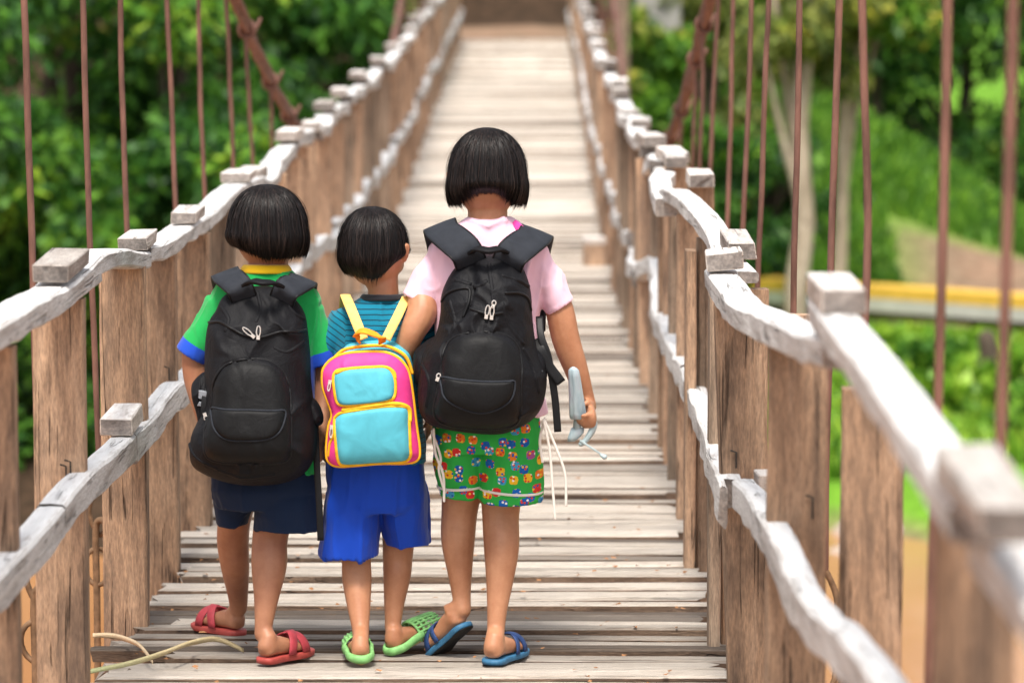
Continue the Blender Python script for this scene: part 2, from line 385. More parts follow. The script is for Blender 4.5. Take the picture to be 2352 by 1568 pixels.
# posts
def post(R, x0, x1, y, z0, z1, th=.055, lean=0, mat='post', name='post'):
    b = .005; rr = []; n = 12; sd = y*3.7+x0
    for i in range(n):
        t = i/(n-1); z = z0+(z1-z0)*t; q = lambda a: float(fbm([[z*5, a*4.1, sd]], 2)[0])*.0045
        lx = lean*(t-.0)
        rr.append(np.array([(x0+lx+q(1), y-th/2+b, z),(x0+lx+b+q(1), y-th/2+q(2)*.5, z),(x1+lx-b+q(3), y-th/2+q(4)*.5, z),(x1+lx+q(3), y-th/2+b, z),(x1+lx+q(5), y+th/2, z),(x0+lx+q(6), y+th/2, z)]))
    V, F = loft(rr); o = obj(name, mesh(V, F, False), M[mat], R); return o
def nail(P, x, y, z, h=.028):
    V, F = limb([(x, y, z-.005), (x, y, z+h), (x-.012, y, z+h+.004)], .0022, 6); obj('nail', mesh(V, F), M['nail'], P)
p1 = post(RL, -1.118, -1.004, 8.50, -2.15, -.853); nail(p1, -1.035, 8.462, -1.245, .03); nail(p1, -1.045, 8.462, -1.245, .02)
post(RL, -1.12, -1.003, 7.35, -2.1, -.83)
post(RL, -1.115, -1.0, 9.80, -1.98, -.90)
p3 = post(RL, -1.12, -1.008, 10.75, -2.0, -.95); nail(p3, -1.03, 10.715, -1.30)
post(RL, -1.11, -.995, 11.70, -1.98, -.975, mat='post')
post(RL, -1.10, -1.0, 12.75, -2.03, -.975, mat='post_grey')
y = 13.9
while y < 52.5:
    post(RL, -1.10+rd.uniform(-.01,.02), -1.0, y, deck_z(y)-.14, crv(TOPZ, y)-.06, mat=rd.choice(['post','post','post_grey']), lean=rd.uniform(-.02,.02)); y += rd.uniform(1.0,1.6)
pc = post(RR, .462, .572, 8.78, -2.1, -.895, lean=-.052); nail(pc, .462, 8.745, -1.262, .03)
pd_ = post(RR, .449, .562, 7.36, -2.1, -.80, mat='post'); nail(pd_, .535, 7.325, -1.155, .035)
post(RR, .575, .69, 7.15, -2.1, -.885, mat='post')
post(RR, .505, .60, 4.75, -2.2, -.68, lean=-.005)
post(RR, .66, .74, 4.55, -2.2, -.9)
post(RR, .585, .665, 8.9, -2.1, -.93, th=.05)
post(RR, .435, .465, 9.55, -1.86, -.95, th=.10, mat='post_grey'); post(RR, .47, .585, 9.62, -2.0, -.94)
post(RR, .425, .455, 10.85, -1.86, -.95, th=.10); post(RR, .46, .575, 10.9, -2.0, -.92, mat='post_grey')
post(RR, .49, .575, 12.35, -2.0, -.873); post(RR, .46, .55, 13.75, -2.03, -.903); post(RR, .44, .55, 11.9, -1.99, -.93); post(RR, .45, .56, 12.9, -2.0, -.97, mat='post_grey')
y = 13.9
while y < 52.5:
    post(RR, .45, .545+rd.uniform(-.02,.01), y, deck_z(y)-.14, crv(TOPZ, y)-.06, mat=rd.choice(['post','post','post_grey']), lean=rd.uniform(-.03,.01)); y += rd.uniform(1.0,1.6)
# broken whitewashed stub at the middle rail joint
add_beam(RR, 1, [(8.60,.405,-1.262),(8.54,.405,-1.27),(8.50,.408,-1.275)], .02, .085, 33, rough=.012, step=.02)
me = block(.53, 8.62, -1.30, .06, .10, .04); o = obj('rail_stub', me, M['cap'], RR)
# ---- suspension cables
def cable_x(s_, y): return (-1.178-.0038*max(0, 20-y)) if s_ < 0 else float(np.interp(y, [5.3,6.3,7.8,8.6,14], [.682,.697,.708,.70,.69]))
def cable_z(y): return -1.54+.0116*(y-25.5)**2
cable_objs = []
for sd, X, lab in ((-1, -1.19, 'rusty main suspension cable on the left, descending behind the railing'), (1, .69, 'rusty main suspension cable on the right, descending behind the railing')):
    pts = [(cable_x(sd, yy), yy, cable_z(yy)) for yy in np.arange(5, 50.1, .5)]
    pts.append((pts[-1][0], 50.6, cable_z(50)+.35))
    e = empty('suspension_cable', (X, 20, cable_z(20)), lab, 'cable')
    strands = []
    for k in range(3):
        q = [(p[0]+.014*math.cos(i*.9+k*2.094), p[1]+.0*i, p[2]+.014*math.sin(i*.9+k*2.094)) for i, p in enumerate(pts)]
        V, F = limb(q, .016, 8); obj('strand', mesh(V, F), M['rust'], e)
    cable_objs.append(e)
hl = [9.0,10.2,11.1,12.5,13.65,14.9,15.9,17.2,18.4,19.6,33.2,34.4,35.6,36.8,38,39.2,40.4]
hr = [5.3,6.3,7.8,8.6,9.9,11.3,12.2,13.3,14.6,15.8,16.6,18.2,19.6,33.0,34.2,35.4,36.6,37.8,39,40.2]
def hanger(X, Y, cab, label, group):
    zt = cable_z(Y); zb = deck_z(Y)-.12
    e = empty('hanger_rod', (X, Y, zb), label, 'hanger rod', group)
    r_ = random.Random(int(Y*100)+int(X*10)); inn = .042*(1 if X < 0 else -1); X = cable_x(X, Y)
    n = 14; pts = []
    for i in range(n):
        t = i/(n-1); pts.append((X+inn*(1-t)**1.2+r_.uniform(-.0016,.0016)+.004*math.sin(i*.5+Y*7), Y+r_.uniform(-.002,.002), zb+.45+(zt-zb-.45)*t))
    if abs(Y-7.8) < .01: pts[5] = (pts[5][0]-.03, Y, pts[5][2]); pts[6] = (pts[6][0]-.035, Y, pts[6][2]); pts[4] = (pts[4][0]-.015, Y, pts[4][2])
    V, F = limb(catmull(pts, 3), .0082, 8); obj('rod', mesh(V, F), M['rust'], e)
    x0 = pts[0][0]; z0 = pts[0][2]
    lp = [(x0, Y, z0), (x0-.026, Y-.005, z0-.06), (x0-.028, Y, z0-.10), (x0, Y+.004, z0-.15), (x0+.028, Y, z0-.10), (x0+.024, Y+.005, z0-.055), (x0+.002, Y, z0-.005)]
    V, F = limb(catmull(lp, 4), .0075, 7); obj('eye_loop', mesh(V, F), M['rustdark'], e)
    hk = [(x0+.03, Y-.02, z0-.20), (x0+.02, Y-.03, z0-.12), (x0, Y-.02, z0-.105), (x0-.012, Y-.01, z0-.14), (x0-.012, Y, z0-.3), (x0-.012, Y, z0-.55)]
    V, F = limb(catmull(hk, 4), .0095, 7); obj('hook', mesh(V, F), M['rustdark'], e)
    rg = [(x0-.01+.036*math.cos(a), Y+.012*math.sin(a*2), z0-.235+.05*math.sin(a)) for a in np.linspace(0, 2*math.pi, 18)]
    V, F = limb(rg, .007, 7, rnd=False); obj('ring', mesh(V, F), M['rustdark'], e)
    # wire binding where the rod meets the cable
    if Y > 12:
        wr = [(X+.03*math.cos(a), Y+a*.006-.03, zt-.01+.035*math.sin(a)) for a in np.linspace(0, 18, 60)] + [(X+.05, Y+.09, zt+.03)]
        V, F = limb(wr, .008, 6); obj('cable_clamp', mesh(V, F), M['rust'], e)
GL, GR = 'rusty hanger rods along the left side of the bridge', 'rusty hanger rods along the right side of the bridge'
ordn = ['first','second','third','fourth','fifth','sixth','seventh','eighth','ninth','tenth','eleventh','twelfth','thirteenth']
for i, Y in enumerate(hl):
    lab = f'{ordn[i]} rusty hanger rod counted from the left edge, behind the left rail' if i < 10 else f'thin far hanger rod left of bridge end, {ordn[i-10]} in depth beyond the cable gap'
    hanger(-1.2, Y, 0, lab, GL if i < 10 else 'far hanger rods left of the bridge end')
for i, Y in enumerate(hr):
    lab = f'{ordn[i]} rusty hanger rod counted from the right edge, behind the right rail' if i < 13 else f'thin far hanger rod right of bridge end, {ordn[i-13]} in depth beyond the cable gap'
    if i == 2: lab = 'kinked rusty hanger rod bending to the left beside the nearest right cap block'
    hanger(.69, Y, 1, lab, GR if i < 13 else 'far hanger rods right of the bridge end')
# far towers
for X, lab in ((-1.52, 'weathered wooden tower post at the far left end of the bridge'), (1.12, 'weathered wooden tower post at the far right end of the bridge')):
    e = empty('bridge_tower', (X, 50.3, -3), lab, 'tower post')
    me = block(X, 50.3, -5.4, .2, .22, 10.5); obj('shaft', me, M['post_grey'], e)
    me = block(X, 50.3, 5.1, .32, .34, .12); obj('saddle', me, M['post'], e)
e = empty('concrete_pier', (1.75, 54, -5), 'grey concrete pier beyond the far right end of the bridge', 'pier')
obj('shaft', block(1.72, 54, -5.6, .62, .6, 8.0), M['concrete'], e)
obj('capital', block(1.72, 54, 2.403, .8, .78, .25), M['concrete'], e)
# loose block on the right of the deck
x0 = W(1364, 610, 24.2); z = deck_z(24.2)
e = empty('timber_block', (x0.x, 24.2, z), 'short whitewashed timber block standing on the deck by the right railing', 'block')
obj('block_body', block(x0.x, 24.2, z-.02, .135, .20, .15, (0,0,.05)), M['post'], e)
obj('painted_top', block(x0.x, 24.2, z+.132, .14, .205, .04, (0,0,.05)), M['cap'], e)
# dry palm leaf strips and leaf litter at the left edge
def strip(path, wd, name, label, c0, c1):
    P = catmull([tuple(W(a, b, y)) for a, b, y in path], 6); n = len(P); V = []; F = []
    T = np.gradient(np.array(P), axis=0)
    for i, p in enumerate(P):
        t = T[i]/np.linalg.norm(T[i]); s = np.cross(t, (0, 1, .35)); s /= np.linalg.norm(s)
        k = wd*math.sin(math.pi*min(1, (i+.4)/(n)))**.5*(.35+.65*math.sin(math.pi*(i+.5)/n)); u = np.array((0,0,.006))
        V += [p-s*k, p+u+np.array((0,0,.004)), p+s*k, p-u*.3]
    for i in range(n-1):
        for j in range(4): a = i*4+j; b = i*4+(j+1) % 4; F.append([a, b, b+4, a+4])
    F += [[3,2,1,0],[4*n-4,4*n-3,4*n-2,4*n-1]]
    k = NT(name+'_material', .7, .3); sx = k.n('SeparateXYZ'); k.l(k.n('TexCoord').outputs['Generated'], sx.inputs[0])
    nn = k.noise(k.vec((6,30,30)), 8, 4)
    k.col(k.mix(.5, k.ramp(sx.outputs[0], [(0, c0), (.5, c1), (1, tuple(x*.6 for x in c1))]), k.ramp(nn, [(.3, tuple(x*.55 for x in c1)), (.7, tuple(min(1,x*1.2) for x in c1))])))
    k.bump(nn, .5, .003)
    o = obj(name, mesh(V, F), k.m); return tag(o, label, 'leaf')
strip([(205,1545,9.05),(300,1525,9.1),(380,1500,9.2),(440,1478,9.35),(500,1470,9.42),(560,1497,9.42)], .0075, 'palm_leaf', 'long folded dry palm leaf, green at its left end, lying on the deck', (.22,.36,.16), (.55,.45,.26))
strip([(213,1462,9.5),(260,1462,9.52),(310,1478,9.4),(335,1500,9.3),(351,1524,9.15)], .008, 'leaf_strip', 'thin straw coloured leaf strip curling down near the left railing', (.7,.55,.36), (.66,.5,.32))
V = []; F = []
for i in range(260):
    Y = rd.uniform(8.9, 17) if i % 3 else rd.uniform(8.9,11); x = BX+rd.uniform(-.72,.72); z = deck_z(Y)+.006; a = rd.uniform(0, 6.3); s = rd.uniform(.003,.009)
    n = len(V)
    for k in range(5):
        b = a+k*1.2566; V.append((x+math.cos(b)*s*(1.6 if k == 0 else 1), Y+math.sin(b)*s, z+rd.uniform(0,.006)))
    F.append([n, n+1, n+2, n+3, n+4])
lt = plain('leaf_litter', (.30,.15,.07), .9, .1, .5, 20)
tag(obj('leaf_litter', mesh(V, F, False), lt), 'small brown leaf crumbs scattered over the planks', 'litter', kind='stuff')
# ================================================================== LAND, WATER, PLANTS
def sstep(a, b, x): t = np.clip((x-a)/(b-a), 0, 1); return t*t*(3-2*t)
def terr(x, y):
    x = np.asarray(x, float); y = np.asarray(y, float)
    shore = 34.9+.8*np.sin(x*.7)+.4*np.sin(x*2.3+1)
    base = -7.2+1.65*sstep(shore-4, shore+4.5, y)
    flat = base
    mid = np.interp(x, [1.6, 5.1, 7.9, 10.5], [-1.80, -3.25, -5.0, -5.6])
    hill = flat+(mid-flat)*sstep(53.0, 60.5, y)
    cen = flat+(-1.80-flat)*sstep(50.5, 53.6, y)*(1-sstep(1.2,2.6,np.abs(x+.2)))
    h = np.maximum(hill, cen)
    left = sstep(-2.4, -5, x); h = h+left*3.2*sstep(40, 60, y)
    h = h-1.2*sstep(61.5, 64, y)*sstep(2.5, 4, x)+2.5*sstep(70, 95, y)
    h = h+1.5*sstep(62, 66, y)*sstep(3.2, 2.0, np.abs(x+.2))
    return h+.10*fbm(np.stack([x*.8, y*.8, x*0], -1), 3)
def grid(x0, x1, y0, y1, nx, ny, f):
    X, Y = np.meshgrid(np.linspace(x0, x1, nx), np.linspace(y0, y1, ny)); Z = f(X, Y)
    V = np.stack([X, Y, Z], -1).reshape(-1, 3); i = np.arange(nx-1)[None,:]+np.arange(ny-1)[:,None]*nx
    F = np.stack([i, i+1, i+nx+1, i+nx], -1).reshape(-1, 4); return V, F
k = NT('hill_ground', .95, .1); v = k.vec(); n1 = k.noise(v, .55, 4); n2 = k.noise(v, 6, 5)
dirt = k.mix(k.ramp(n1, [(.4,(0,0,0)),(.6,(1,1,1))]), k.ramp(n2, [(.3,(.13,.09,.06)),(.7,(.25,.18,.12))]), k.ramp(n2, [(.3,(.22,.125,.08)),(.7,(.34,.22,.15))])); grass = k.ramp(n2, [(.3,(.07,.17,.015)),(.7,(.16,.34,.03))])
sx = k.n('SeparateXYZ'); k.l(v, sx.inputs[0])
# bare earth: bank by the water, the cut slope behind the walkway, the track at the bridge end
def band(c, w, o): return k.ramp(k.math('ABSOLUTE', k.math('SUBTRACT', k.math('ADD', o, k.math('MULTIPLY', n1, .6)), c)), [(w*.8,(1,1,1)),(min(.99,w*1.2),(0,0,0))])
zz = sx.outputs[2]; yy = sx.outputs[1]; xx = sx.outputs[0]
lowz = k.ramp(k.math('ADD', k.math('MULTIPLY', k.math('ADD', zz, 5.95), 1.6), k.math('MULTIPLY', n1, .5)), [(.0,(1,1,1)),(.35,(0,0,0))])
cut = k.math('MULTIPLY', k.ramp(k.math('MULTIPLY', k.math('SUBTRACT', yy, 51.0), .1), [(0,(0,0,0)),(.05,(1,1,1)),(.54,(1,1,1)),(.61,(0,0,0))]), k.ramp(k.math('MULTIPLY', xx, .1), [(.42,(0,0,0)),(.60,(1,1,1))]))
trk = k.ramp(k.math('MULTIPLY', k.math('ABSOLUTE', k.math('ADD', xx, .25)), .2), [(.28,(1,1,1)),(.36,(0,0,0))])
trk = k.math('MULTIPLY', trk, k.ramp(k.math('MULTIPLY', k.math('SUBTRACT', yy, 50), .2), [(0,(0,0,0)),(.1,(1,1,1))]))
f = k.math('MAXIMUM', k.math('MAXIMUM', lowz, cut), trk)
shade_mask = k.math('MULTIPLY', k.ramp(k.math('MULTIPLY', k.math('ABSOLUTE', k.math('ADD', xx, .25)), .2), [(.5,(1,1,1)),(.7,(0,0,0))]), k.ramp(k.math('MULTIPLY', k.math('SUBTRACT', yy, 54), .1), [(.66,(0,0,0)),(.74,(1,1,1))]))  # tree shade behind the bridge end, painted into the ground as dark soil
shade_mask = k.math('MAXIMUM', shade_mask, k.ramp(k.math('MULTIPLY', k.math('ADD', xx, 10), .1), [(.78,(1,1,1)),(.84,(0,0,0))]))  # undergrowth shade on the left bank, painted into the ground colour too
k.col(k.mix(shade_mask, k.mix(f, grass, dirt), k.ramp(n2, [(.3,(.022,.016,.010)),(.7,(.075,.045,.028))]))); k.bump(n2, .6, .08)
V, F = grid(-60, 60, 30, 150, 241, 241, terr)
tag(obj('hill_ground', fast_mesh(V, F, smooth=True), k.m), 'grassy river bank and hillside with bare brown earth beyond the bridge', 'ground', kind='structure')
k = NT('river_water', .22, .5, (.30,.15,.065)); v = k.vec((1,.35,1)); n = k.noise(v, 2.2, 4, .6, .3); n2 = k.noise(v, .4, 3)
k.col(k.ramp(n2, [(.35,(.36,.165,.07)),(.65,(.46,.235,.11))])); k.bump(n, .4, .05)
V, F = grid(-200, 200, -40, 60, 5, 5, lambda x, y: x*0-6.05)
tag(obj('river', fast_mesh(V, F), k.m), 'muddy orange brown river far below the bridge', 'river', kind='structure')
# near-side bed so the ground reaches round and under the water
V, F = grid(-300, 300, -200, 31, 4, 4, lambda x, y: x*0-7.3)
tag(obj('river_bed', fast_mesh(V, F), M['concrete']), kind='structure'); bpy.data.objects['river_bed'].data.materials[0] = plain('mud', (.25,.14,.07), .9, .1)

def leafmat(name, lo, mid, hi, tr=.35):
    k = NT(name, .5, .35); g = k.n('NewGeometry'); r = g.outputs['Random Per Island']
    n = k.noise(k.vec(), .9, 3)
    c = k.ramp(k.math('ADD', k.math('MULTIPLY', r, .6), k.math('MULTIPLY', n, .4)), [(.2, lo), (.5, mid), (.8, hi)])
    k.col(c); t = k.n('BsdfTranslucent'); k.l(c, t.inputs[0]); mx = k.n('MixShader'); mx.inputs[0].default_value = tr
    k.l(k.b.outputs[0], mx.inputs[1]); k.l(t.outputs[0], mx.inputs[2]); k.l(mx.outputs[0], k.t.nodes['Material Output'].inputs[0]); return k.m
LM = {'dark': leafmat('leaf_dark', (.012,.05,.012), (.04,.14,.02), (.12,.30,.03)),
      'mid': leafmat('leaf_mid', (.03,.10,.012), (.09,.24,.022), (.24,.45,.04)),
      'left': leafmat('leaf_left', (.015,.06,.012), (.05,.165,.02), (.17,.36,.03)),
      'lime': leafmat('leaf_lime', (.08,.20,.015), (.19,.40,.03), (.42,.60,.06)),
      'yellow': leafmat('leaf_yellow', (.10,.16,.03), (.26,.33,.05), (.55,.50,.06)),
      'olive': leafmat('leaf_olive', (.07,.11,.025), (.18,.24,.05), (.40,.42,.10))}
def leaves(cl, n, size, seed, droop=.5, asp=.4):
    """cl = clumps (cx,cy,cz,r); folded leaf quads scattered in and on the clumps"""
    r = np.random.default_rng(seed); cl = np.array(cl, float); wt = cl[:,3]**2; wt /= wt.sum()
    idx = r.choice(len(cl), n, p=wt); d = r.normal(size=(n,3)); d /= np.linalg.norm(d, axis=1)[:,None]
    rad = cl[idx,3]*(r.uniform(.35,1.08,n)); C = cl[idx,:3]+d*rad[:,None]*np.array((1,1,.8))
    ax = d*.7+r.normal(size=(n,3))*.55; ax[:,2] -= droop; ax /= np.linalg.norm(ax, axis=1)[:,None]
    sd = np.cross(ax, r.normal(size=(n,3))); sd /= np.linalg.norm(sd, axis=1)[:,None]
    s = size*r.uniform(.6,1.4,n)[:,None]
    V = np.stack([C-ax*s*.5, C+sd*s*asp*.5, C+ax*s*.5, C-sd*s*asp*.5], 1).reshape(-1,3)
    F = np.arange(n*4).reshape(-1,4); return V, F
def tree(x, y, zt, spread, label, kind='dark', n=5000, size=.22, name='broadleaf_tree', trunk=.16, low=.25, bark='bark', seed=0, cat='tree', group=None, yellow=0, nclump=26, tlean=0):
    zb = float(terr(x, y)); zb = max(zb, -6.3); h = zt-zb
    e = empty(name, (x, y, zb), label, cat, group); r = random.Random(seed*13+7)
    pts = [(x+tlean*t+r.uniform(-.06,.06), y+r.uniform(-.06,.06), zb-.2+t*h*.8) for t in np.linspace(0, 1, 7)]
    parts = [limb(pts, list(np.linspace(trunk, trunk*.35, 7)), 10)]
    cl = []
    for i in range(nclump):
        u = r.random()**.8; zc = zb+h*(low+(1-low)*u*.93); rr = spread*(1-.55*abs(u-.45)**1.3)
        a = r.uniform(0, 6.28); q = rr*math.sqrt(r.random())*.8
        cl.append((x+tlean*.8+math.cos(a)*q, y+math.sin(a)*q, zc, spread*r.uniform(.24,.42)))
        if i < 8:
            s = pts[2+i % 4]; parts.append(limb([s, ((s[0]+cl[-1][0])/2, (s[1]+cl[-1][1])/2, (s[2]+cl[-1][2])/2-.1), cl[-1][:3]], [trunk*.4, trunk*.28, trunk*.12], 7))
    V, F = joinvf(parts); obj('trunk', mesh(V, F), M[bark], e)
    V, F = leaves(cl, n, size, seed+50); obj('crown', fast_mesh(V, F), LM[kind], e)
    if yellow:
        V, F = leaves(r.sample(cl, 7), yellow, size, seed+90); obj('young_leaves', fast_mesh(V, F), LM['lime' if kind == 'dark' else 'yellow'], e)
    return e
# left bank: a wall of trees over the water
ws = ['leafy green tree', 'dark green tree', 'dense bushy tree', 'tall leafy tree']
lt_ = [(-6.6,41,1.6,1.7,'dark'),(-5.2,43,2.0,1.8,'mid'),(-3.9,42,1.2,1.5,'dark'),(-2.7,44,1.6,1.4,'dark'),(-6.0,39.2,-1.8,1.4,'dark'),(-4.6,39.6,-2.0,1.4,'mid'),(-3.2,40.2,-2.2,1.3,'dark'),(-2.3,41,-2.6,1.0,'mid'),
       (-7.6,46,2.5,2.2,'dark'),(-4.2,48,2.5,2.0,'mid'),(-2.2,50,1.9,1.2,'dark')]
posw = ['at the far left edge, tall, above the nearest post','above the left railing between the leftmost rods','left of the upper left cable','behind the upper left cable','low at the left edge, over the river','low, seen between the first and second left posts','low, seen between the second and third left posts','low, just left of the child in green',
        'rearmost at the upper left corner','rearmost above the child in green','left of the far end of the bridge']
for i, (x, y, zt, sp, kd) in enumerate(lt_):
    tree(x, y, zt, sp, f'{"mid" if kd == "mid" else "dark"} green tree {posw[i]}', 'dark' if kd == 'dark' else 'left', 9000 if sp > 1.3 else 6000, .20, seed=i, group='trees on the left river bank', yellow=900 if i % 2 == 0 else 400, low=.02, nclump=34)
# right: trees beyond the walkway
e_t = tree(3.46, 50, 1.0, 1.2, 'pale trunked tree with thin yellow green leaves, left trunk of the pair', 'olive', 4200, .20, trunk=.17, low=.50, bark='palebark', seed=31, yellow=1300, nclump=26, group='pale trunked trees beyond the right railing')
tree(3.95, 50.6, 1.0, 1.15, 'greyer slim trunked tree just right of the pale trunked tree', 'mid', 3800, .20, trunk=.12, low=.53, bark='palebark', seed=32, yellow=1300, nclump=24, tlean=.2, group='pale trunked trees beyond the right railing')
rt_ = [(3.6,67,1.0,1.9,'dark','dark rear tree directly above the green hill, left half',6000),(6.4,68,1.2,2.2,'dark','dark rear tree directly above the green hill, right half',6000),(1.75,52.6,-1.35,.9,'mid','leafy green bush in front of the grey concrete pier',3000),(2.5,54.5,-.6,1.1,'olive','yellow green bush right of the grey concrete pier',3500),(1.9,56,-1.2,1.2,'mid','low green tree just right of the far bridge end',3500),(2.9,57,.6,1.3,'mid','green tree behind the upper right cable',4000),(2.9,53.5,-2.9,1.1,'dark','dark shrubby tree at the foot of the right cable',3500),
       (3.7,55.5,-3.2,1.0,'dark','dark bushy tree left of the pale trunk',3500),(4.0,63.5,1.5,1.5,'olive','olive green tree behind the pale trunked tree',3500),(6.0,65,1.4,1.6,'mid','green tree above the grassy hill',4500),
       (7.6,65.5,1.8,1.9,'dark','dark green tree above the right slope',6000),(9.4,65,2.0,2.0,'dark','dark green tree at the upper right corner',6000),(8.9,63.5,-1.6,1.2,'dark','low dark green tree at the right edge above the grass slope',4500),
       (2.5,61.5,1.0,1.7,'dark','dark tree right of the track behind the bridge end',5000),(-2.7,61,1.0,1.7,'dark','dark tree left of the track behind the bridge end',5000),(-.3,68,1.4,2.0,'dark','dark tree closing the view behind the bridge end',6000)]
for i, (x, y, zt, sp, kd, lab, n) in enumerate(rt_):
    tree(x-.3 if x > 2 else x, y, zt, sp, lab, kd, n, .22, seed=60+i, group='trees on the far right bank', yellow=700 if kd == 'mid' else 150, low=.08 if zt < 0 or kd == 'dark' else .3, nclump=26)
# hill grass as ground cover
def blades(region, n, h, seed, mat, name, label, wfac=.12):
    r = np.random.default_rng(seed); P = region(r, n); z = terr(P[:,0], P[:,1]); C = np.stack([P[:,0], P[:,1], z], -1)
    C = C[C[:,2] > -6.0]; n = len(C); a = r.uniform(0, 6.28, n); t = r.normal(0, .35, (n,2)); hh = h*r.uniform(.5,1.4,n)
    S = np.stack([np.cos(a), np.sin(a), a*0], -1)*(hh*wfac)[:,None]; T = C+np.stack([t[:,0]*hh, t[:,1]*hh, hh], -1)
    V = np.stack([C-S, C+S, T+S*.3, T-S*.3], 1).reshape(-1,3)
    return tag(obj(name, fast_mesh(V, np.arange(n*4).reshape(-1,4)), mat), label, 'grass', kind='stuff')
def reg_hill(r, n): 
    P = np.stack([r.uniform(2.2, 10, n), r.uniform(52.5, 64, n)], -1)
    cutm = (P[:,0] > 5.2) & (P[:,1] < 56.8); return P[~cutm]
blades(reg_hill, 45000, .20, 3, LM['mid'], 'hill_grass', 'bright green grass on the sloping hill at the right')
def reg_flat(r, n): return np.stack([r.uniform(1.2, 9, n), r.uniform(38.5, 49.5, n)], -1)
blades(reg_flat, 26000, .22, 4, LM['lime'], 'bank_grass', 'lime green grass and weeds on the low bank below the walkway', .2)
# broad leaved plants on the low bank
for i, (px, py, Y, s, kd, lab) in enumerate([(2130,1150,41,.55,'lime','broad leafed lime green plant on the bank between two right hand posts'),(2300,1080,42,.6,'lime','bright leafy weed cluster low at the right edge of the photo'),(2110,1010,44,.5,'mid','green weed clump beside the dark stump on the bank'),(2330,1170,40,.5,'mid','leafy green weed by the river at the right edge'),(2060,900,46,.5,'lime','lime green weed clump just below the yellow striped walkway')]):
    p = W(px, py, Y); zb = float(terr(p.x, Y)); e = empty('broadleaf_plant', (p.x, Y, zb), lab, 'plant', 'weeds on the low right bank')
    cl = [(p.x+rd.uniform(-s,s)*.7, Y+rd.uniform(-s,s)*.6, zb+rd.uniform(.1,s), s*.42) for _ in range(9)]
    V, F = leaves(cl, 700, .24, 200+i, -.3, .5); obj('foliage', fast_mesh(V, F), LM[kd], e)
    V, F = joinvf([limb([(p.x, Y, zb-.05), (c[0], c[1], c[2])], [.02,.01], 6) for c in cl[:5]]); obj('stem', mesh(V, F), M['bark'], e)
p = W(2268, 960, 44.5); zb = float(terr(p.x, 44.5)); e = empty('dead_stump', (p.x, 44.5, zb), 'dark dead stump on the grassy bank at the right', 'stump')
V, F = joinvf([limb([(p.x, 44.5, zb-.1), (p.x+.03, 44.5, zb+.35), (p.x-.02, 44.5, zb+.62)], [.16,.13,.11], 10), limb([(p.x, 44.5, zb+.25), (p.x-.4, 44.4, zb+.42)], [.07,.03], 8)])
obj('trunk', mesh(V, F), M['bark'], e)
# raised walkway with yellow stripe
e = empty('raised_walkway', (6, 50, -5), 'low concrete walkway with a yellow stripe along its edge, at the right', 'walkway')
a = W(1745, 655, 52.5); b = W(2352, 697, 48.5); dx = (b-a).normalized(); b2 = b+dx*4; 
def plat(o0, o1, z0, z1, mat, nm, f=0.0, bk=.9):
    q = Vector((-dx.y, dx.x, 0)).normalized(); q = q if q.y > 0 else -q
    V = [];
    for P_ in (a+dx*-.2, b2):
        for (yy_, z_) in ((f, z0), (bk, z0), (bk, z1), (f, z1)): V.append(P_+q*yy_+Vector((0,0,z_)))
    F = [[3,2,1,0],[4,5,6,7],[0,1,5,4],[1,2,6,5],[2,3,7,6],[3,0,4,7]]
    return obj(nm, mesh(V, F, False), M[mat], e)
M['yellow'] = plain('yellow_paint', (.74,.45,.07), .6, .3, .15, 5); M['slab'] = plain('pale_concrete', (.52,.50,.46), .8, .2, .12, 3)
plat(0,0,-.24,-.07,'slab','slab'); plat(0,0,-.068,.09,'yellow','edge_stripe',0,.45); plat(0,0,-.34,-.222,'rustdark','beam',.12,.8)
L_ = (b2-a).length
for i in range(7):
    q = a+dx*(.5+i*L_/7.2); zb = float(terr(q.x, q.y+.4)); obj('support_post', block(q.x, q.y+.4, zb-.1, .14, .14, q.z-.34-zb+.1), M['post_grey'], e)
# rounded rocks at the waterline right and left
rock = plain('river_rock', (.42,.34,.28), .9, .2, .25, 5, .6, .02)
rocks = [(2000,1235,37.3,.40,'largest pale round rock at the waterline beside the right posts'),(2110,1290,36.4,.22,'small pale rock low at the waterline right of the blurred post'),(1960,1290,36.2,.30,'flat pale rock at the water edge behind the right posts'),(410,1160,38,.26,'pale boulder seen left of the child in green, low between posts'),(470,1190,37,.15,'small pale stone left of the navy shorts')]
for i, (px, py, Y, s, lab) in enumerate(rocks):
    p = W(px, py, Y); V, F = ellipsoid(tuple(p), s, s*.8, s*.55, 18, 10); V = np.array(V); d = V-np.array(p)
    V = np.array(p)+d*(1+.18*fbm(V*2.2/s*.4, 3))[:,None]; tag(obj('rock', mesh(V, F), rock), lab, 'rock', 'rocks at the water edge')
